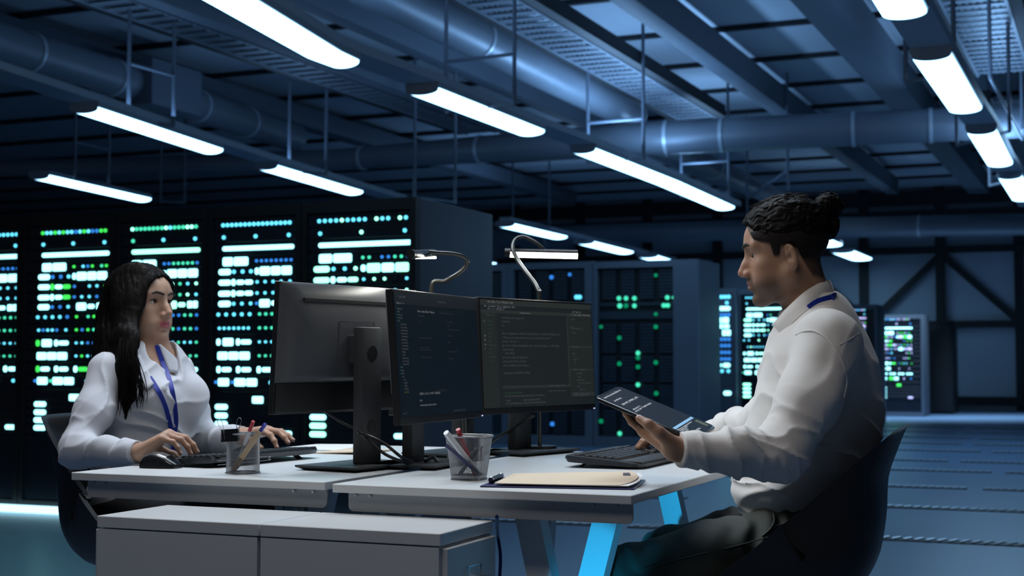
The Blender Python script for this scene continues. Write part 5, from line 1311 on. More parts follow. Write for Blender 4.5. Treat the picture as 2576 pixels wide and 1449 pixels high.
# hair: long waved top drawn back to a bun, clipped sides
bunC, tailC = at(2085, 517, YM), at(2086, 570, YM)
def man_hair(p):
    q = HM.loc(p); qq = q.copy(); qq[:, 2] += 0.005 * np.sin(q[:, 0] * 130 + 3 * vnoise(q, 25, 8)); qq[:, 1] += 0.004 * np.sin(q[:, 0] * 110 + 3 * vnoise(q, 22, 9))
    w = vnoise(qq, (38, 170, 170), 1) * 0.0030 + vnoise(qq, (60, 420, 420), 2) * 0.0014 + vnoise(q, 45, 3) * 0.002
    g = 0.009 + 0.006 * np.clip((q[:, 2] - 0.07) / 0.06, 0, 1)
    d = HM.hull(p, g) ; d = smax(d, zc_long(q[:, 0]) - q[:, 2] + 0.5 * w, 0.010)
    cb = vnoise(p, 120, 5) * 0.0035 + vnoise(p, 260, 6) * 0.0018
    b = d_ell(p, bunC, (0.034, 0.032, 0.031)) + cb
    t = smin(d_ell(p, tailC, (0.023, 0.028, 0.030)), d_cone(p, bunC, tailC, 0.017, 0.018), 0.01) + cb
    k = d_cone(p, HM.w(-0.070, 0, 0.075), HM.w(-0.094, 0, 0.098), 0.030, 0.018)
    return smin(smin(d + w, smin(k + w, t, 0.012), 0.012), b, 0.006)
soft_mesh('hair', man_hair, A3(HM.O) - 0.16, A3(HM.O) + 0.22, 0.0022, MAN, M_HAIR, it=0, label='waved black hair drawn back into a bun')
def man_short(p):
    q = HM.loc(p); d = HM.hull(p, 0.0032 + 0.003 * np.clip((q[:, 2] + 0.02) / 0.06, 0, 1)); return smax(smax(d, zc_short(q[:, 0]) - q[:, 2], 0.004), q[:, 2] - 0.075, 0.004) + vnoise(p, 700, 6) * 0.0006
soft_mesh('clipped_hair', man_short, A3(HM.O) - 0.13, A3(HM.O) + 0.13, 0.0022, MAN, M_HAIRS, it=1, label='short clipped sides')
# loose curls on the crown and the bun
b = MB(); rr = random.Random(4)
for k in range(150):
    if k < 120:
        x, y = rr.uniform(-0.085, 0.088), rr.uniform(-0.055, 0.06)
        p = HM.w(x, y, 0.17); n_ = (HM.M @ Vector((x * 3, y * 4, 0.3))).normalized(); o = p
        for _ in range(40):
            v = float(man_hair(np.array([[o.x, o.y, o.z]]))[0])
            if v < 0.0005: break
            o = o - n_ * max(v * 0.7, 0.0005)
        fl = HM.M @ Vector((-1, rr.uniform(-.3, .3), rr.uniform(-.1, .3)))
    else:
        u = Vector((rr.gauss(0, 1), rr.gauss(0, 1), rr.gauss(0, 1))).normalized(); o = bunC + u * 0.034; n_ = u; fl = u.cross(Vector((rr.gauss(0, 1), rr.gauss(0, 1), rr.gauss(0, 1)))).normalized()
    s_ = fl.cross(n_).normalized(); ph = rr.uniform(0, 6); am = rr.uniform(0.0015, 0.004); Ln = rr.uniform(0.015, 0.038)
    pts = [o + n_ * (0.0004 + 0.0012 * math.sin(ph + 2.5 * t) - 0.004 * abs(t / 6 - .5) ** 2) + fl * Ln * (t / 6 - .5) + s_ * am * math.sin(ph + 1.6 * t) for t in range(7)]
    b.tube(pts, [0.0003, 0.0006, 0.0007, 0.0007, 0.0007, 0.0005, 0.0002], n=5)
o = part('loose_curls', b, M_HAIR, MAN); o['kind'] = 'stuff'
# shirt
mid_m = mt[3]
def man_torso(p): return chain(p, mt, mr, 0.05, sqm)
slL, slLr = [shL + UP * 0.004, upL + Vector((0.012, 0, 0)), elL, loL, wrL.lerp(elL, 0.06)], [0.072, 0.069, 0.056, 0.046, 0.038]
slR, slRr = [shR, shR.lerp(elR, 0.5), elR, elR.lerp(wrR, 0.5), wrR.lerp(elR, 0.05)], [0.070, 0.064, 0.055, 0.048, 0.036]
cufL = [wrL.lerp(elL, 0.03), wrL.lerp(elL, 0.21)]; cufR = [wrR.lerp(elR, 0.02), wrR.lerp(elR, 0.2)]
def sleeve(p, pts, rs, elb, seed):
    d = chain(p, pts, rs, 0.035)
    ue = pts[2] - pts[0]; fe = pts[4] - pts[2]; e = A3(elb); r = np.linalg.norm(p - e, axis=1)
    fo = np.exp(-(r / 0.095) ** 2); tf = ((p - e) @ A3(fe)) / (fe.length ** 2); tu = ((p - e) @ A3(-ue)) / (ue.length ** 2)
    d = d - fo * (fold(p, ue, 22, 6, 0.010, seed) + fold(p, fe * 0.7 + ue * 0.4, 26, 7, 0.009, seed + 1))
    d = d - np.clip(tf * 2.5, 0, 1) * np.clip((1.0 - tf) * 5, 0, 1) * fold(p, fe * 0.9 + ue * 0.5, 24, 6, 0.009, seed + 2)
    d = d - np.clip(tu * 2, 0, 1) * fold(p, ue.cross(Vector((0.3, -1, 0.2))), 14, 4, 0.006, seed + 3)
    return d + 0.002 * vnoise(p, 20, seed + 4)
def man_shirt(p):
    d = man_torso(p)
    yk = d_cone(p, shL - Lm * 0.02 + UP * 0.006, shR + Lm * 0.02 + UP * 0.006, 0.066, 0.066); d = smin(d, yk, 0.04)
    d = smin(d, d_cone(p, at(2052, 800, YM), at(2050, 850, YM), 0.070, 0.09), 0.05)
    z = p[:, 2]; back = (p - A3(mid_m)) @ A3(Fm)
    w = fold(p, Vector((0.35, 0, 1)), 16, 4, 0.012, 21) * np.exp(-((z - mt[4].z + 0.02) / 0.11) ** 2)
    w = w + fold(p, Vector((-0.3, 0, 1)), 22, 5, 0.010, 22) * np.exp(-((z - mt[5].z) / 0.07) ** 2)
    w = w + fold(p, Vector((0.8, 0.2, 0.7)), 12, 4, 0.006, 25) * np.exp(-((z - mt[2].z) / 0.12) ** 2)
    d = d - w + 0.0022 * vnoise(p, 16, 23)
    # blousing above the belt
    d = d - 0.016 * np.exp(-((z - (at(1900, 1235, YM).z)) / 0.028) ** 2) * np.clip(back / 0.08, 0, 1)
    sL = sleeve(p, slL, slLr, elL, 30); sR = sleeve(p, slR, slRr, elR, 40)
    d = smin(d, sL, 0.028); d = smin(d, sR, 0.028)
    d = smax(d, at(1900, 1288, YM).z - z + 0.045 * np.clip(-back, -0.1, 0.15) + 0.004 * vnoise(p, 30, 9), 0.004)      # hem
    nk = chain(p, [HM.w(-0.02, 0, -0.03), at(2037, 768, YM), at(2046, 800, YM)], [0.060, 0.061, 0.060], 0.02); d = smax(d, -nk, 0.006)
    for c, q_ in ((cufL, elL), (cufR, elR)):                              # cut square at the wrist
        ax = (c[0] - c[1]).normalized(); cut = (p - A3(c[0])) @ A3(ax); near = np.linalg.norm(p - A3(c[0]), axis=1) < 0.10
        d = np.where(near, smax(d, cut, 0.004), d)
    return d
def stripe_of(V):
    dl = chain(V, slL, slLr, 0.0) ; dr = chain(V, slR, slRr, 0.0); dt = man_torso(V)
    def ang(a, b_, ref):
        a_, ax = A3(a), A3((b_ - a).normalized()); q = V - a_; r = A3(ref) - ax * (A3(ref) @ ax); r /= np.linalg.norm(r); s = np.cross(ax, r)
        return np.arctan2(q @ s, q @ r) * 0.058
    e = A3(elL); up = ((V - e) @ A3((shL - elL).normalized())) > 0.0
    aL = np.where(up, ang(elL, shL, Lm), ang(wrL, elL, Lm)); aR = ang(wrR, elR, Lm)
    tq = V - A3(mid_m); f = tq @ A3(Fm); l = tq @ A3(Lm); at_ = np.arctan2(l * 0.75, f) * 0.15
    out = np.where((dl < dr) & (dl < dt), aL, np.where(dr < dt, aR, at_)); return out
lo, hi = box_of(mt + slL + slR, 0.10); lo[1] -= 0.08; hi[1] += 0.08
SHIRT = soft_mesh('shirt', man_shirt, lo, hi, 0.0034, MAN, M_SHIRT, it=1, attr=stripe_of, label='white shirt with fine stripes')
def cuff(c, r0, r1, root, f0=0.0):
    ax = (c[0] - c[1]).normalized(); u = (UP - ax * UP.dot(ax)).normalized(); v = ax.cross(u); rings = []
    prof = [(0, r0 - 0.004), (0.002, r0), (0.25, r0 + 0.001), (0.9, r1), (1.0, r1 + 0.001), (1.02, r1 - 0.004)]
    for t, r in prof:
        p = c[0].lerp(c[1], t); rings.append([p + (u * math.cos(2 * math.pi * k / 40) * r + v * math.sin(2 * math.pi * k / 40) * r * 0.92) for k in range(40)])
    rings = [[p + ax * -0.001 for p in [c[0].lerp(c[1], 0.06) + (q - c[0]) * 0.9 for q in rings[0]]]] + rings
    b = MB(); b.loft(rings, caps=False); o = part('cuff', b, root_mat, root); return o
root_mat = mat('cuff_white', (0.70, 0.68, 0.66), rough=0.75, vary=0.03, vscale=40, bump=0.06, bscale=700)
cuff(cufL, 0.036, 0.042, SHIRT); cuff(cufR, 0.034, 0.040, SHIRT)
# collar: both wings mirrored about the man's middle plane
def mirror_m(P):
    o = at(2040, 760, YM); return P - Lm * (2 * (P - o).dot(Lm))
ct = [at(2085, 704, 3.40), at(2064, 711, 3.352), at(2025, 733, 3.325), at(1982, 772, 3.322), at(1943, 815, 3.348)]
cb = [at(2100, 740, 3.40), at(2078, 753, 3.338), at(2040, 774, 3.300), at(2002, 805, 3.300), at(1968, 840, 3.326)]
T_, B2_ = spline(ct, 6), spline(cb, 6)
full_t = [mirror_m(p) for p in reversed(T_[1:])] + T_; full_b = [mirror_m(p) for p in reversed(B2_[1:])] + B2_
cen = at(2035, 765, YM); rings = []
for a_, b_ in zip(full_t, full_b):
    m_ = a_.lerp(b_, 0.5); out = Vector((m_.x - cen.x, m_.y - cen.y, 0)).normalized()
    rings.append([a_, a_.lerp(b_, .12) + out * 0.0035, m_ + out * 0.004, b_ + out * 0.002, b_ - out * 0.001, m_ - out * 0.001, a_ - out * 0.003])
b = MB(); b.loft(rings); part('collar', b, root_mat, SHIRT, label='folded shirt collar')
# seams: shoulder seam round the near armhole and the yoke line
def drape(f, pts, Y0, Y1, lift=0.0):
    out = []
    for px, py in pts:
        P = march(f, px, py, Y0, Y1); out.append(P - ray(px, py).normalized() * lift)
    return out
ln = drape(man_shirt, [(2100, 744), (2090, 749), (2076, 753), (2060, 758), (2046, 766), (2034, 775)], 2.9, 3.8, 0.003)
ln = [at(2106, 743, 3.46)] + ln
b = MB(); b.ribbon(spline(ln, 4), 0.015, 0.003, lambda i: (0.2, 0.1, 1)); part('lanyard', b, M_LANY, MAN, label='blue lanyard under the collar')
ar = drape(man_shirt, [(2002, 842), (2025, 833), (2050, 834), (2080, 852), (2105, 882), (2122, 920), (2130, 960), (2122, 1000)], 2.9, 3.8)
b = MB(); b.tube(spline(ar, 5), 0.0022, n=6); part('armhole_seam', b, root_mat, SHIRT)
yk = drape(man_shirt, [(2112, 868), (2140, 852), (2162, 838)], 2.9, 3.8)
b = MB(); b.tube(spline(yk, 5), 0.0015, n=6); part('yoke_seam', b, root_mat, SHIRT)
# trousers
def man_pants(p):
    d = d_cone(p, at(2012, 1310, YM), at(2016, 1375, YM), 0.117, 0.120, (Lm, 1.36))
    for h, m_, k, a, sd in ((hipL, mgL, knL, anL, 50), (hipR, mgR, knR, anR, 60)):
        c = chain(p, [h, m_, k, k.lerp(a, 0.5), a + UP * 0.02], [0.098, 0.092, 0.079, 0.069, 0.062], 0.03)
        r = np.linalg.norm(p - A3(h), axis=1); c = c + np.exp(-((r - 0.10) / 0.09) ** 2) * wave(p, h, (k - h) + UP * 0.15, 0.060, 0.0055, 0, sd)
        r = np.linalg.norm(p - A3(k), axis=1); c = c + np.exp(-(r / 0.10) ** 2) * wave(p, k, (k - h) - UP * 0.3, 0.05, 0.004, 0, sd + 1)
        d = smin(d, c + 0.002 * vnoise(p, 25, sd + 2), 0.045)
    back = (p - A3(mid_m)) @ A3(Fm)
    d = smax(d, p[:, 2] - (at(1900, 1262, YM).z - 0.050 * np.clip(-back, -0.1, 0.15)), 0.004)
    return smax(d, 0.10 - p[:, 2], 0.004)
PANTS = soft_mesh('trousers', man_pants, *box_of([hipL + Vector((0.12, -0.12, 0.14)), hipR + Vector((0, 0.14, 0)), knL, knR, anL, anR], 0.10), 0.0040, MAN, M_PANTS, it=1, label='olive green trousers')
def man_belt(p):
    d = d_cone(p, at(2012, 1310, YM), at(2016, 1375, YM), 0.121, 0.124, (Lm, 1.36)); back = (p - A3(mid_m)) @ A3(Fm); zz = at(1900, 1262, YM).z - 0.050 * np.clip(-back, -0.1, 0.15)
    return smax(np.abs(d) - 0.002, np.abs(p[:, 2] - zz + 0.018) - 0.017, 0.002)
soft_mesh('belt', man_belt, *box_of([at(2012, 1310, YM)], 0.20), 0.0030, MAN, M_BELT, it=1, label='black belt')
sm = drape(man_pants, [(2010, 1330), (1930, 1352), (1850, 1374), (1770, 1392), (1690, 1412), (1620, 1432)], 2.6, 3.6)
b = MB(); b.tube(spline(sm, 5), 0.0014, n=6); part('side_seam', b, M_PANTS, PANTS)
pk = drape(man_pants, [(1938, 1268), (1945, 1290), (1948, 1310), (1938, 1332), (1918, 1350)], 2.6, 3.6)
b = MB(); b.tube(spline(pk, 6), 0.0032, n=6); part('pocket_edge', b, M_PANTS, PANTS)
def shoe(A, fwd, root):
    f = lambda p: smax(smin(d_cone(p, A + UP * 0.0 - fwd * 0.03, A + fwd * 0.17 - UP * 0.045, 0.05, 0.042), d_ball(p, A, 0.048), 0.04), 0.004 - p[:, 2], 0.004)
    soft_mesh('shoe', f, *box_of([A, A + fwd * 0.18, A - UP * 0.09], 0.07), 0.006, root, M_SHOE, it=1)
shoe(anL, Fm, MAN); shoe(anR, Fm, MAN)
def nails(hd, root, which=range(4)):
    for i in which:
        P, d, n = hd['nails'][i]; b = MB(); b.ball((0, 0, 0), 0.0048, n=12, sc=(1.15, 0.85, 0.30), M=frame(P - d * 0.001 + n * 0.0050, d, None, n)); part('fingernail', b, M_NAIL, root)
M_NAIL = mat('fingernail', (0.42, 0.25, 0.19), rough=0.3, vary=0.03)
th = HLm['thumb']; dT = (th[-1] - th[-2]).normalized(); nT = (tZ * 0.5 + Vector((-0.1, -1, 0.2)) * 0.8); nT = (nT - dT * nT.dot(dT)).normalized()
b = MB(); b.ball((0, 0, 0), 0.0064, n=14, sc=(1.25, 0.9, 0.32), M=frame(th[-1] - dT * 0.002 + nT * 0.0062, dT, None, nT)); part('thumbnail', b, M_NAIL, MAN)
# ================================================================ the woman
YW = 4.10
Fw = Vector((0.87, -0.49, 0)).normalized(); Lw = UP.cross(Fw).normalized()
HW = Head(at(354, 777, YW), (0.895, -0.446, 0), pitch=math.radians(1), sc=0.975, female=True)
wt = [at(382, 905, YW), at(377, 950, YW), at(382, 1005, YW), at(374, 1075, YW), at(356, 1150, YW), at(344, 1235, YW)]
wr = [0.060, 0.078, 0.090, 0.082, 0.084, 0.098]
wsR, weR, wwR = at(268, 938, 3.96), at(196, 1132, 3.83), at(352, 1138, 3.70)
wsL, weL, wwL = at(442, 934, 4.24), at(508, 1106, 4.22), at(612, 1096, 4.03)
whR, whL = at(330, 1290, 4.03), at(365, 1285, 4.18); wkR, wkL = whR + Fw * 0.42 + UP * 0.02, whL + Fw * 0.42 + UP * 0.02
waR, waL = Vector((wkR.x, wkR.y, 0.08)), Vector((wkL.x, wkL.y, 0.08))
HRw = hand_fn(wwR, Vector((0.86, 0.04, 0.50)), Vector((0.10, 0.97, 0.0)), Vector((-0.50, -0.1, 0.86)), [(0.85, 0.55, 0.35), (0.80, 0.50, 0.30), (0.80, 0.55, 0.35), (0.80, 0.60, 0.35)], spread=0.10, s=0.93,
              thumb=[Vector(wwR) + Vector((0.020, 0.020, 0.000)), Vector(wwR) + Vector((0.050, 0.038, 0.000)), Vector(wwR) + Vector((0.075, 0.040, -0.008)), Vector(wwR) + Vector((0.092, 0.034, -0.018))])
HLw = hand_fn(wwL, Vector((0.86, -0.42, 0.16)), Vector((-0.42, -0.86, 0.0)), Vector((-0.1, 0.0, 1.0)), [(0.45, 0.45, 0.3), (0.30, 0.40, 0.3), (0.25, 0.35, 0.25), (0.25, 0.35, 0.25)], spread=0.16, s=0.93,
              thumb=[Vector(wwL) + Vector((0.012, -0.030, -0.006)), Vector(wwL) + Vector((0.030, -0.052, -0.014)), Vector(wwL) + Vector((0.048, -0.064, -0.022)), Vector(wwL) + Vector((0.064, -0.072, -0.030))])
sqw = (Lw, 1.48); wbody = [r + 0.004 for r in wr[:4]] + [0.084, 0.090]
WOMAN, GW = build_body('person', 'person with long straight black hair, white blouse and blue lanyard, typing at the left desk', HW, wt, wbody, sqw,
    ([HW.w(-0.02, 0, -0.035), at(378, 870, YW), at(384, 925, YW)], [0.046, 0.045, 0.055]),
    [([wsR, weR, wwR], [0.038, 0.030, 0.022]), ([wsL, weL, wwL], [0.038, 0.030, 0.022])], [HRw, HLw],
    [([whR, wkR, waR, waR - UP * 0.03 + Fw * 0.10], [0.075, 0.05, 0.034, 0.026]), ([whL, wkL, waL, waL - UP * 0.03 + Fw * 0.10], [0.075, 0.05, 0.034, 0.026])],
    skin_tint(HW, (0.44, 0.27, 0.195), (0.42, 0.10, 0.13)), Fw, 0.0026)
eyes(HW, (0.93, -0.36, 0.05), WOMAN)
brow(HW, WOMAN, 0.0034, True)
for sd in (1, -1):                                                    # lash line
    pts = [HW.w(0.0665 + 0.0138 * math.cos(a) * 1.0, sd * (0.0318 + 0.0138 * math.sin(a)), 0.0212 + 0.0060 * math.cos(a * 1.15)) for a in (-0.75, -0.4, 0, 0.4, 0.8, 1.05)]
    b = MB(); b.tube(spline(pts, 4), 0.0011, n=6); part('eyelash_line', b, M_BROW, WOMAN)
# hair
cur = [at(338, 700, 4.045), at(318, 780, 4.01), at(312, 860, 3.965), at(318, 930, 3.925), at(322, 990, 3.93), at(316, 1052, 3.945)]
bk = [at(318, 735, 4.15), at(296, 800, 4.12), at(284, 860, 4.09), at(276, 905, 4.075), at(285, 990, 4.20)]
fr = [at(398, 770, 4.19), at(406, 830, 4.19), at(402, 880, 4.20), at(395, 960, 4.24)]
nrm = (-Lw * 0.9 + Fw * 0.25)
def woman_hair(p):
    q = HW.loc(p); a = np.abs(q[:, 1])
    d = HW.hull(p, 0.0085 + 0.005 * np.clip(-q[:, 0] / 0.08, 0, 1)); d = smax(d, -q[:, 2] - 0.06, 0.02)
    s1_ = chain(p, cur, [0.036, 0.040, 0.040, 0.034, 0.019, 0.002], 0.03, (nrm, 0.38))
    s2_ = chain(p, bk, [0.066, 0.058, 0.050, 0.044, 0.030], 0.03, (nrm, 0.8))
    s3_ = chain(p, fr, [0.022, 0.024, 0.022, 0.01], 0.02)
    d = smin(smin(d, s1_, 0.055), smin(s2_, s3_, 0.01), 0.035)
    # opening for the face
    face = d_ell(q, (0.092, -0.004, -0.026), (0.074, 0.0680, 0.115)); face = smin(face, d_ell(q, (0.085, 0.0, 0.05), (0.05, 0.056, 0.038)), 0.02)
    d = smax(d, -face * HW.sc, 0.010)
    part_ = 0.004 * np.exp(-((q[:, 1] - 0.008) / 0.004) ** 2) * (q[:, 2] > 0.08) * (q[:, 0] > -0.03)
    return d + vnoise(p, (230, 230, 9), 71) * 0.0020 + vnoise(p, (110, 110, 6), 72) * 0.0022 + part_
soft_mesh('hair', woman_hair, *box_of([HW.w(0.1, 0.09, 0.16), HW.w(-0.12, -0.1, 0)] + cur + bk + fr, 0.05), 0.0026, WOMAN, M_HAIR, it=0, label='long straight black hair')
b = MB(); rr = random.Random(9)
for k in range(70):
    u = rr.random(); x0 = 300 + 45 * u; x1 = 303 + 62 * u ** 1.6 + rr.uniform(-6, 6); yb_ = 1000 + rr.uniform(-20, 55) * (1 - 0.5 * u); Yv = 3.90 + rr.uniform(-0.015, 0.02)
    pts = spline([at(x0 + 5, 790, Yv + 0.13), at(x0 + 5, 830, Yv + 0.085), at(x0 + rr.uniform(-4, 4), 880, Yv + 0.03), at((x0 + x1) / 2 + rr.uniform(-5, 8), 945, Yv + 0.008), at(x1, yb_ - 30, Yv + 0.005), at(x1 + rr.uniform(-8, 8), yb_, Yv + 0.012)], 4)
    n = len(pts); b.tube(pts, [0.0010 * min(1, (n - i) / 5, (i + 0.2) / 6) + 0.0002 for i in range(n)], n=4)
o = part('loose_strands', b, M_HAIR, WOMAN); o['kind'] = 'stuff'
# blouse
slR2, slR2r = [wsR, wsR.lerp(weR, .5) + Vector((0.004, 0, 0)), weR, weR.lerp(wwR, .5), wwR.lerp(weR, .05)], [0.052, 0.049, 0.044, 0.034, 0.030]
slL2, slL2r = [wsL, wsL.lerp(weL, .5), weL, weL.lerp(wwL, .5), wwL.lerp(weL, .05)], [0.050, 0.046, 0.040, 0.032, 0.028]
def woman_blouse(p):
    d = chain(p, wt, [r + 0.010 for r in wr], 0.045, sqw)
    d = smin(d, d_cone(p, wsR + Lw * 0.02, wsL - Lw * 0.02, 0.050, 0.050), 0.035)
    for s_ in (1, -1):
        d = smin(d, d_ell(p, at(392, 1000, YW) + Fw * 0.062 + Lw * (0.068 * s_), (0.058, 0.058, 0.058)), 0.045)
    z = p[:, 2]
    d = d - fold(p, Vector((0.5, 0, 1)), 14, 4, 0.010, 81) * np.exp(-((z - wt[3].z) / 0.10) ** 2) + 0.002 * vnoise(p, 18, 82) - fold(p, Vector((1, 0, -0.5)), 13, 4, 0.007, 83) * np.exp(-((z - wt[1].z) / 0.07) ** 2)
    d = smin(d, sleeve(p, slR2, slR2r, weR, 90), 0.022); d = smin(d, sleeve(p, slL2, slL2r, weL, 95), 0.022)
    nk = chain(p, [HW.w(-0.015, 0, -0.05), at(382, 880, YW), at(388, 905, YW)], [0.058, 0.062, 0.060], 0.02)
    vv = d_cone(p, at(386, 885, YW) + Fw * 0.06 - Lw * 0.02, at(406, 958, YW) + Fw * 0.105, 0.056, 0.008)
    d = smax(d, -smin(nk, vv, 0.015), 0.005)
    for c in (wwR.lerp(weR, .05), wwL.lerp(weL, .05)):
        e_ = weR if (c - wwR).length < 0.1 else weL; ax = (c - e_).normalized(); cut = (p - A3(c)) @ A3(ax); near = np.linalg.norm(p - A3(c), axis=1) < 0.08; d = np.where(near, smax(d, cut, 0.004), d)
    return smax(d, at(344, 1270, YW).z - z, 0.004)
lo, hi = box_of(wt + slR2 + slL2, 0.09); lo[1] -= 0.06; hi[1] += 0.06
BLOUSE = soft_mesh('blouse', woman_blouse, lo, hi, 0.0036, WOMAN, M_BLOUSE, it=1, label='white button-up blouse')
root_mat = M_BLOUSE
cuff([wwR.lerp(weR, .03), wwR.lerp(weR, .24)], 0.030, 0.036, BLOUSE); cuff([wwL.lerp(weL, .03), wwL.lerp(weL, .24)], 0.028, 0.034, BLOUSE)
# collar wings, laid on the blouse
def wb(p): return np.minimum(woman_blouse(p), GW(p))
def wing(top, bot, n=9):
    T_ = spline([(x, y, 0) for x, y in top], n // (len(top) - 1)); Bt = spline([(x, y, 0) for x, y in bot], n // (len(bot) - 1)); g = []
    for t, q in zip(T_, Bt):
        g.append([drape(wb, [(t.x + (q.x - t.x) * k / 5, t.y + (q.y - t.y) * k / 5)], 3.6, 4.6, 0.004 + 0.007 * math.sin(math.pi * (0.2 + 0.6 * k / 5)))[0] for k in range(6)])
    b = MB(); bm = b.bm; A = [[bm.verts.new(p) for p in r] for r in g]
    for i in range(len(A) - 1):
        for j in range(5): bm.faces.new((A[i][j], A[i + 1][j], A[i + 1][j + 1], A[i][j + 1]))
    o = part('collar', b, M_BLOUSE, BLOUSE, label='open blouse collar'); md = o.modifiers.new('solid', 'SOLIDIFY'); md.thickness = 0.0025
wing([(399, 866), (405, 884), (413, 905), (425, 936)], [(403, 868), (427, 888), (447, 910), (446, 938)])
wing([(352, 890), (364, 915), (376, 938), (390, 962)], [(330, 905), (336, 930), (350, 956), (368, 982)])
def wl(pts, lift=0.003): return spline(drape(woman_blouse, pts, 3.6, 4.6, lift), 4)
b = MB(); b.ribbon(spline(drape(wb, [(394, 868), (400, 886), (409, 912)], 3.6, 4.6, 0.006), 4) + wl([(424, 945), (434, 985), (441, 1030), (443, 1065), (439, 1092), (437, 1120), (436, 1152)], 0.010), 0.0125, 0.0016, lambda i: (1, 0.1, 0))
part('lanyard', b, M_LANY, WOMAN, label='blue lanyard'); b = MB()
b.ribbon(wl([(376, 948), (388, 966), (402, 990), (416, 1022), (426, 1058), (432, 1090)], 0.008), 0.0125, 0.0016, lambda i: (1, 0.1, 0)); part('lanyard', b, M_LANY, WOMAN, label='blue lanyard')
for px, py in ((416, 980), (428, 1037), (432, 1108)):
    P = drape(woman_blouse, [(px, py)], 3.6, 4.6, 0.001)[0]; b = MB(); b.cyl(P, P + Fw * 0.0025, 0.0048, n=16); part('button', b, M_BUTTON, BLOUSE)
def woman_pants(p):
    d = d_cone(p, at(342, 1245, YW), at(346, 1290, YW), 0.105, 0.105, (Lw, 1.45)); d = smax(d, p[:, 2] - at(344, 1258, YW).z, 0.004)
    for h, k, a in ((whR, wkR, waR), (whL, wkL, waL)): d = smin(d, chain(p, [h, k, a], [0.088, 0.062, 0.05], 0.03), 0.04)
    return smax(d, 0.10 - p[:, 2], 0.004)
soft_mesh('trousers', woman_pants, *box_of([whR, whL, wkR, wkL, waR, at(342, 1245, YW)], 0.18), 0.007, WOMAN, M_PANTD, it=1, label='dark trousers')
shoe(waR, Fw, WOMAN); shoe(waL, Fw, WOMAN)
M_NAIL = mat('fingernail_pale', (0.55, 0.36, 0.32), rough=0.25, vary=0.03)
nails(HRw, WOMAN); nails(HLw, WOMAN)
# ================================================================ chairs
M_SHELL = mat('chair_shell_black', (0.010, 0.010, 0.011), rough=0.45, vary=0.1, bump=0.03, bscale=500)
def chair(label, O, fwd, group):
    t = thing('shell_chair', label, 'chair', M=frame(O, fwd), group=group)
    prof = [(.300, .415, .015, (0, 1)), (.20, .450, .018, (0.0, 1)), (.08, .442, .111, (.0, 1)), (-.04, .442, .195, (.12, 1)), (-.12, .462, .205, (.5, 1)), (-.185, .53, .202, (1, .55)), (-.207, .63, .171, (1, .12)), (-.213, .72, .098, (1, -.02)), (-.235, .785, .05, (1, -.1)), (-.254, .830, .013, (1, -.2)), (-.266, .842, 0.0, (1, -.4))]
    C = spline([(x, 0, z) for x, z, w, n in prof], 4); Wd = spline([(w, n[0], n[1]) for x, z, w, n in prof], 4); N = 18; top, bot = [], []
    for i, (c, w) in enumerate(zip(C, Wd)):
        n = Vector((w.y, 0, w.z)).normalized(); f = i / (len(C) - 1); hw = 0.305 - 0.08 * f - 0.03 * max(0, f - 0.7) / 0.3
        r = []; r2 = []
        for k in range(N + 1):
            s_ = 2 * k / N - 1; a = abs(s_); lift = w.x * a ** 4.5; y = hw * math.copysign(1 - (1 - a) ** 1.6 if a > 0.0 else 0, s_) * (1 + 0.10 * a * w.x)
            p = c + n * lift + Vector((0, y, 0)); r.append(p)
            o_ = (n * -(1 - a ** 3) + Vector((0, math.copysign(1, s_) * a ** 3, 0))); r2.append(p + o_ * 0.017)
        top.append(r); bot.append(r2)
    b = MB(); b.loft([a + list(reversed(c)) for a, c in zip(top, bot)]); part('seat_shell', b, M_SHELL, t, local=True)
    b = MB(); b.cyl((0.03, 0, 0.12), (0.03, 0, 0.435), 0.028, n=20); part('column', b, M_BLK, t, local=True)
    for k in range(4):
        a = math.pi / 4 + k * math.pi / 2; b = MB(); b.tube([(0.03, 0, 0.13), (0.03 + 0.12 * math.cos(a), 0.12 * math.sin(a), 0.09), (0.03 + 0.30 * math.cos(a), 0.30 * math.sin(a), 0.02)], [0.022, 0.019, 0.014], n=10); part('leg', b, M_BLK, t, local=True)
    return t
CHM = Vector((0.645, 3.40, 0))
chair('black shell chair with sloping sides under the man with the tablet', CHM, Fm, 'black shell chairs')
chair('black shell chair under the woman behind the left desk', Vector((at(330, 1290, 4.1).x, 4.1, 0)) + Fw * 0.10 + Lw * 0.03, Fw, 'black shell chairs')
# ---------------------------------------------------------------- light
def area(name, loc, target, sx, sy, col, power, spread=math.pi):
    l = bpy.data.lights.new(name, 'AREA'); l.shape = 'RECTANGLE'; l.size = sx; l.size_y = sy; l.color = col; l.energy = power; l.spread = spread
    o = bpy.data.objects.new(name, l); COL.objects.link(o); o.location = loc
    o.rotation_euler = (Vector(target) - Vector(loc)).to_track_quat('-Z', 'Y').to_euler()
    return o
area('added_overhead_light', (-0.2, 4.2, 2.95), (-0.1, 3.8, 0.7), 2.4, 0.8, (0.74, 0.87, 1.0), 52)  # soft overhead light added above the desks, with no fixture
area('added_side_light', (-1.1, 3.9, 2.45), (0.6, 3.4, 1.15), 0.7, 0.7, (0.95, 0.97, 1.0), 19)  # unseen key light added for the man's face and arms
area('added_front_fill', (-0.6, 1.9, 3.3), (-0.05, 3.2, 0.7), 1.4, 0.5, (1.0, 0.91, 0.82), 19)  # unseen warm fill added from the viewer's side
fx = lambda x, y, z: RFL + RA * x + RB * y + UP * z
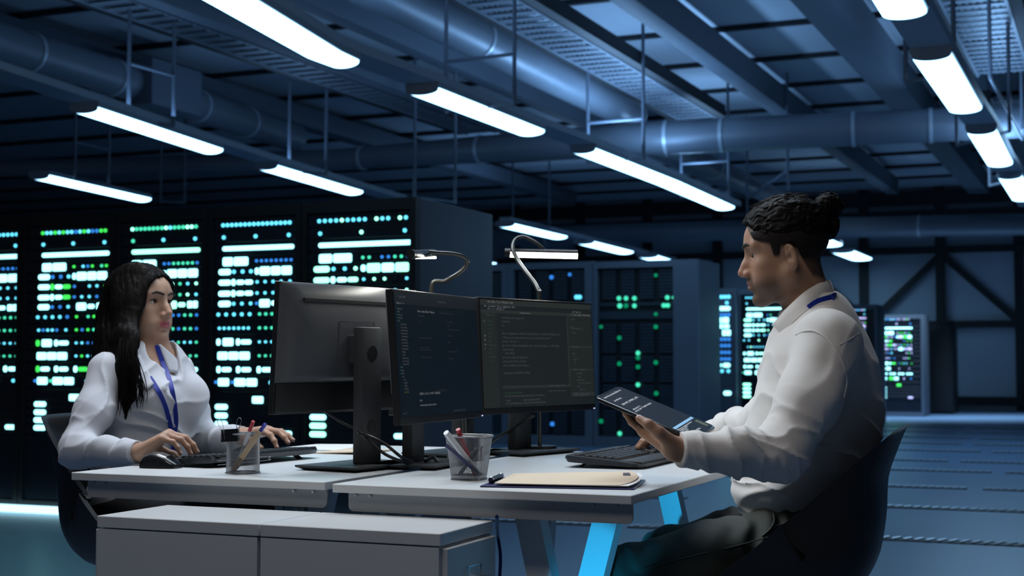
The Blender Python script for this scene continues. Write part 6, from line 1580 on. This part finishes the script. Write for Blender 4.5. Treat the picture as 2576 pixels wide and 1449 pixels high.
def spot(name, loc, target, ang, P_, blend=0.3, col=(0.02, 0.52, 1.0)):
    l = bpy.data.lights.new(name, 'SPOT'); l.color = col; l.energy = P_; l.spot_size = math.radians(ang); l.spot_blend = blend; l.shadow_soft_size = 0.02
    o = bpy.data.objects.new(name, l); COL.objects.link(o); o.location = loc; o.rotation_euler = (Vector(target) - Vector(loc)).to_track_quat('-Z', 'Y').to_euler(); return o
spot('added_blue_spot', fx(0.62, -0.35, 0.25), fx(0.56, 0.145, 0.55), 19, 22)  # unseen narrow blue beam added to tint the near desk leg
spot('added_blue_spot', fx(0.40, -0.20, 0.40), fx(0.50, 1.06, 0.63), 18, 75)  # second unseen blue beam, added for the far leg and knee
area('added_far_floor_light', room(-2.6, 26.0, 3.2), room(-2.6, 26.0, 0), 5, 0.6, (0.50, 0.76, 1.0), 130, math.radians(80))  # unseen light added to whiten the floor near the far wall
area('added_mid_floor_light', room(-1.2, 16.0, 3.4), room(-1.2, 16.0, 0), 0.5, 5, (0.35, 0.65, 1.0), 65)  # fixtureless light added to brighten the floor behind the man
area('desk_lamp_light', at(1066, 653, 3.74), at(1040, 800, 3.70), 0.16, 0.02, (1.0, 0.99, 0.9), 0.7)
area('desk_lamp_light', at(1368, 650, 4.33), at(1368, 800, 4.30), 0.2, 0.02, (1.0, 0.99, 0.9), 0.7)
# unseen blue uplights added above the rails to brighten ceiling, ducts and trays
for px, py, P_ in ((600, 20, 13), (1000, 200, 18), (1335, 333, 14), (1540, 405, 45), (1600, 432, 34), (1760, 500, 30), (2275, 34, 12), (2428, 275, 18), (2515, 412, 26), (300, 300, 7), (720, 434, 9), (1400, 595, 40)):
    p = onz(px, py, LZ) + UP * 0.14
    o = area('added_uplight', p, p + UP, 0.22, 1.6, (0.28, 0.56, 1.0), P_ * 0.75); o.rotation_euler = (math.pi, 0, PHI)
W = bpy.data.worlds.new('ambient'); SC.world = W; W.use_nodes = True
W.node_tree.nodes['Background'].inputs[0].default_value = (0.30, 0.32, 0.36, 1); W.node_tree.nodes['Background'].inputs[1].default_value = 0.12
cam = bpy.data.cameras.new('camera'); co = bpy.data.objects.new('camera', cam); COL.objects.link(co)
cam.sensor_width = 36.0; cam.lens = FPX / 2576 * 36.0; cam.clip_end = 200
co.location = CAM; co.rotation_euler = (math.pi / 2 + PITCH, 0, 0); SC.camera = co
cam.dof.use_dof = True; cam.dof.focus_distance = 3.3; cam.dof.aperture_fstop = 5.6
SC.view_settings.view_transform = 'Standard'; SC.view_settings.look = 'None'; SC.view_settings.gamma = 1.0; SC.view_settings.exposure = 0.0
SC.view_settings.use_curve_mapping = False
SC.cycles.max_bounces = 6; SC.cycles.diffuse_bounces = 3; SC.cycles.glossy_bounces = 3; SC.cycles.transmission_bounces = 2
SC.cycles.sample_clamp_indirect = 4.0
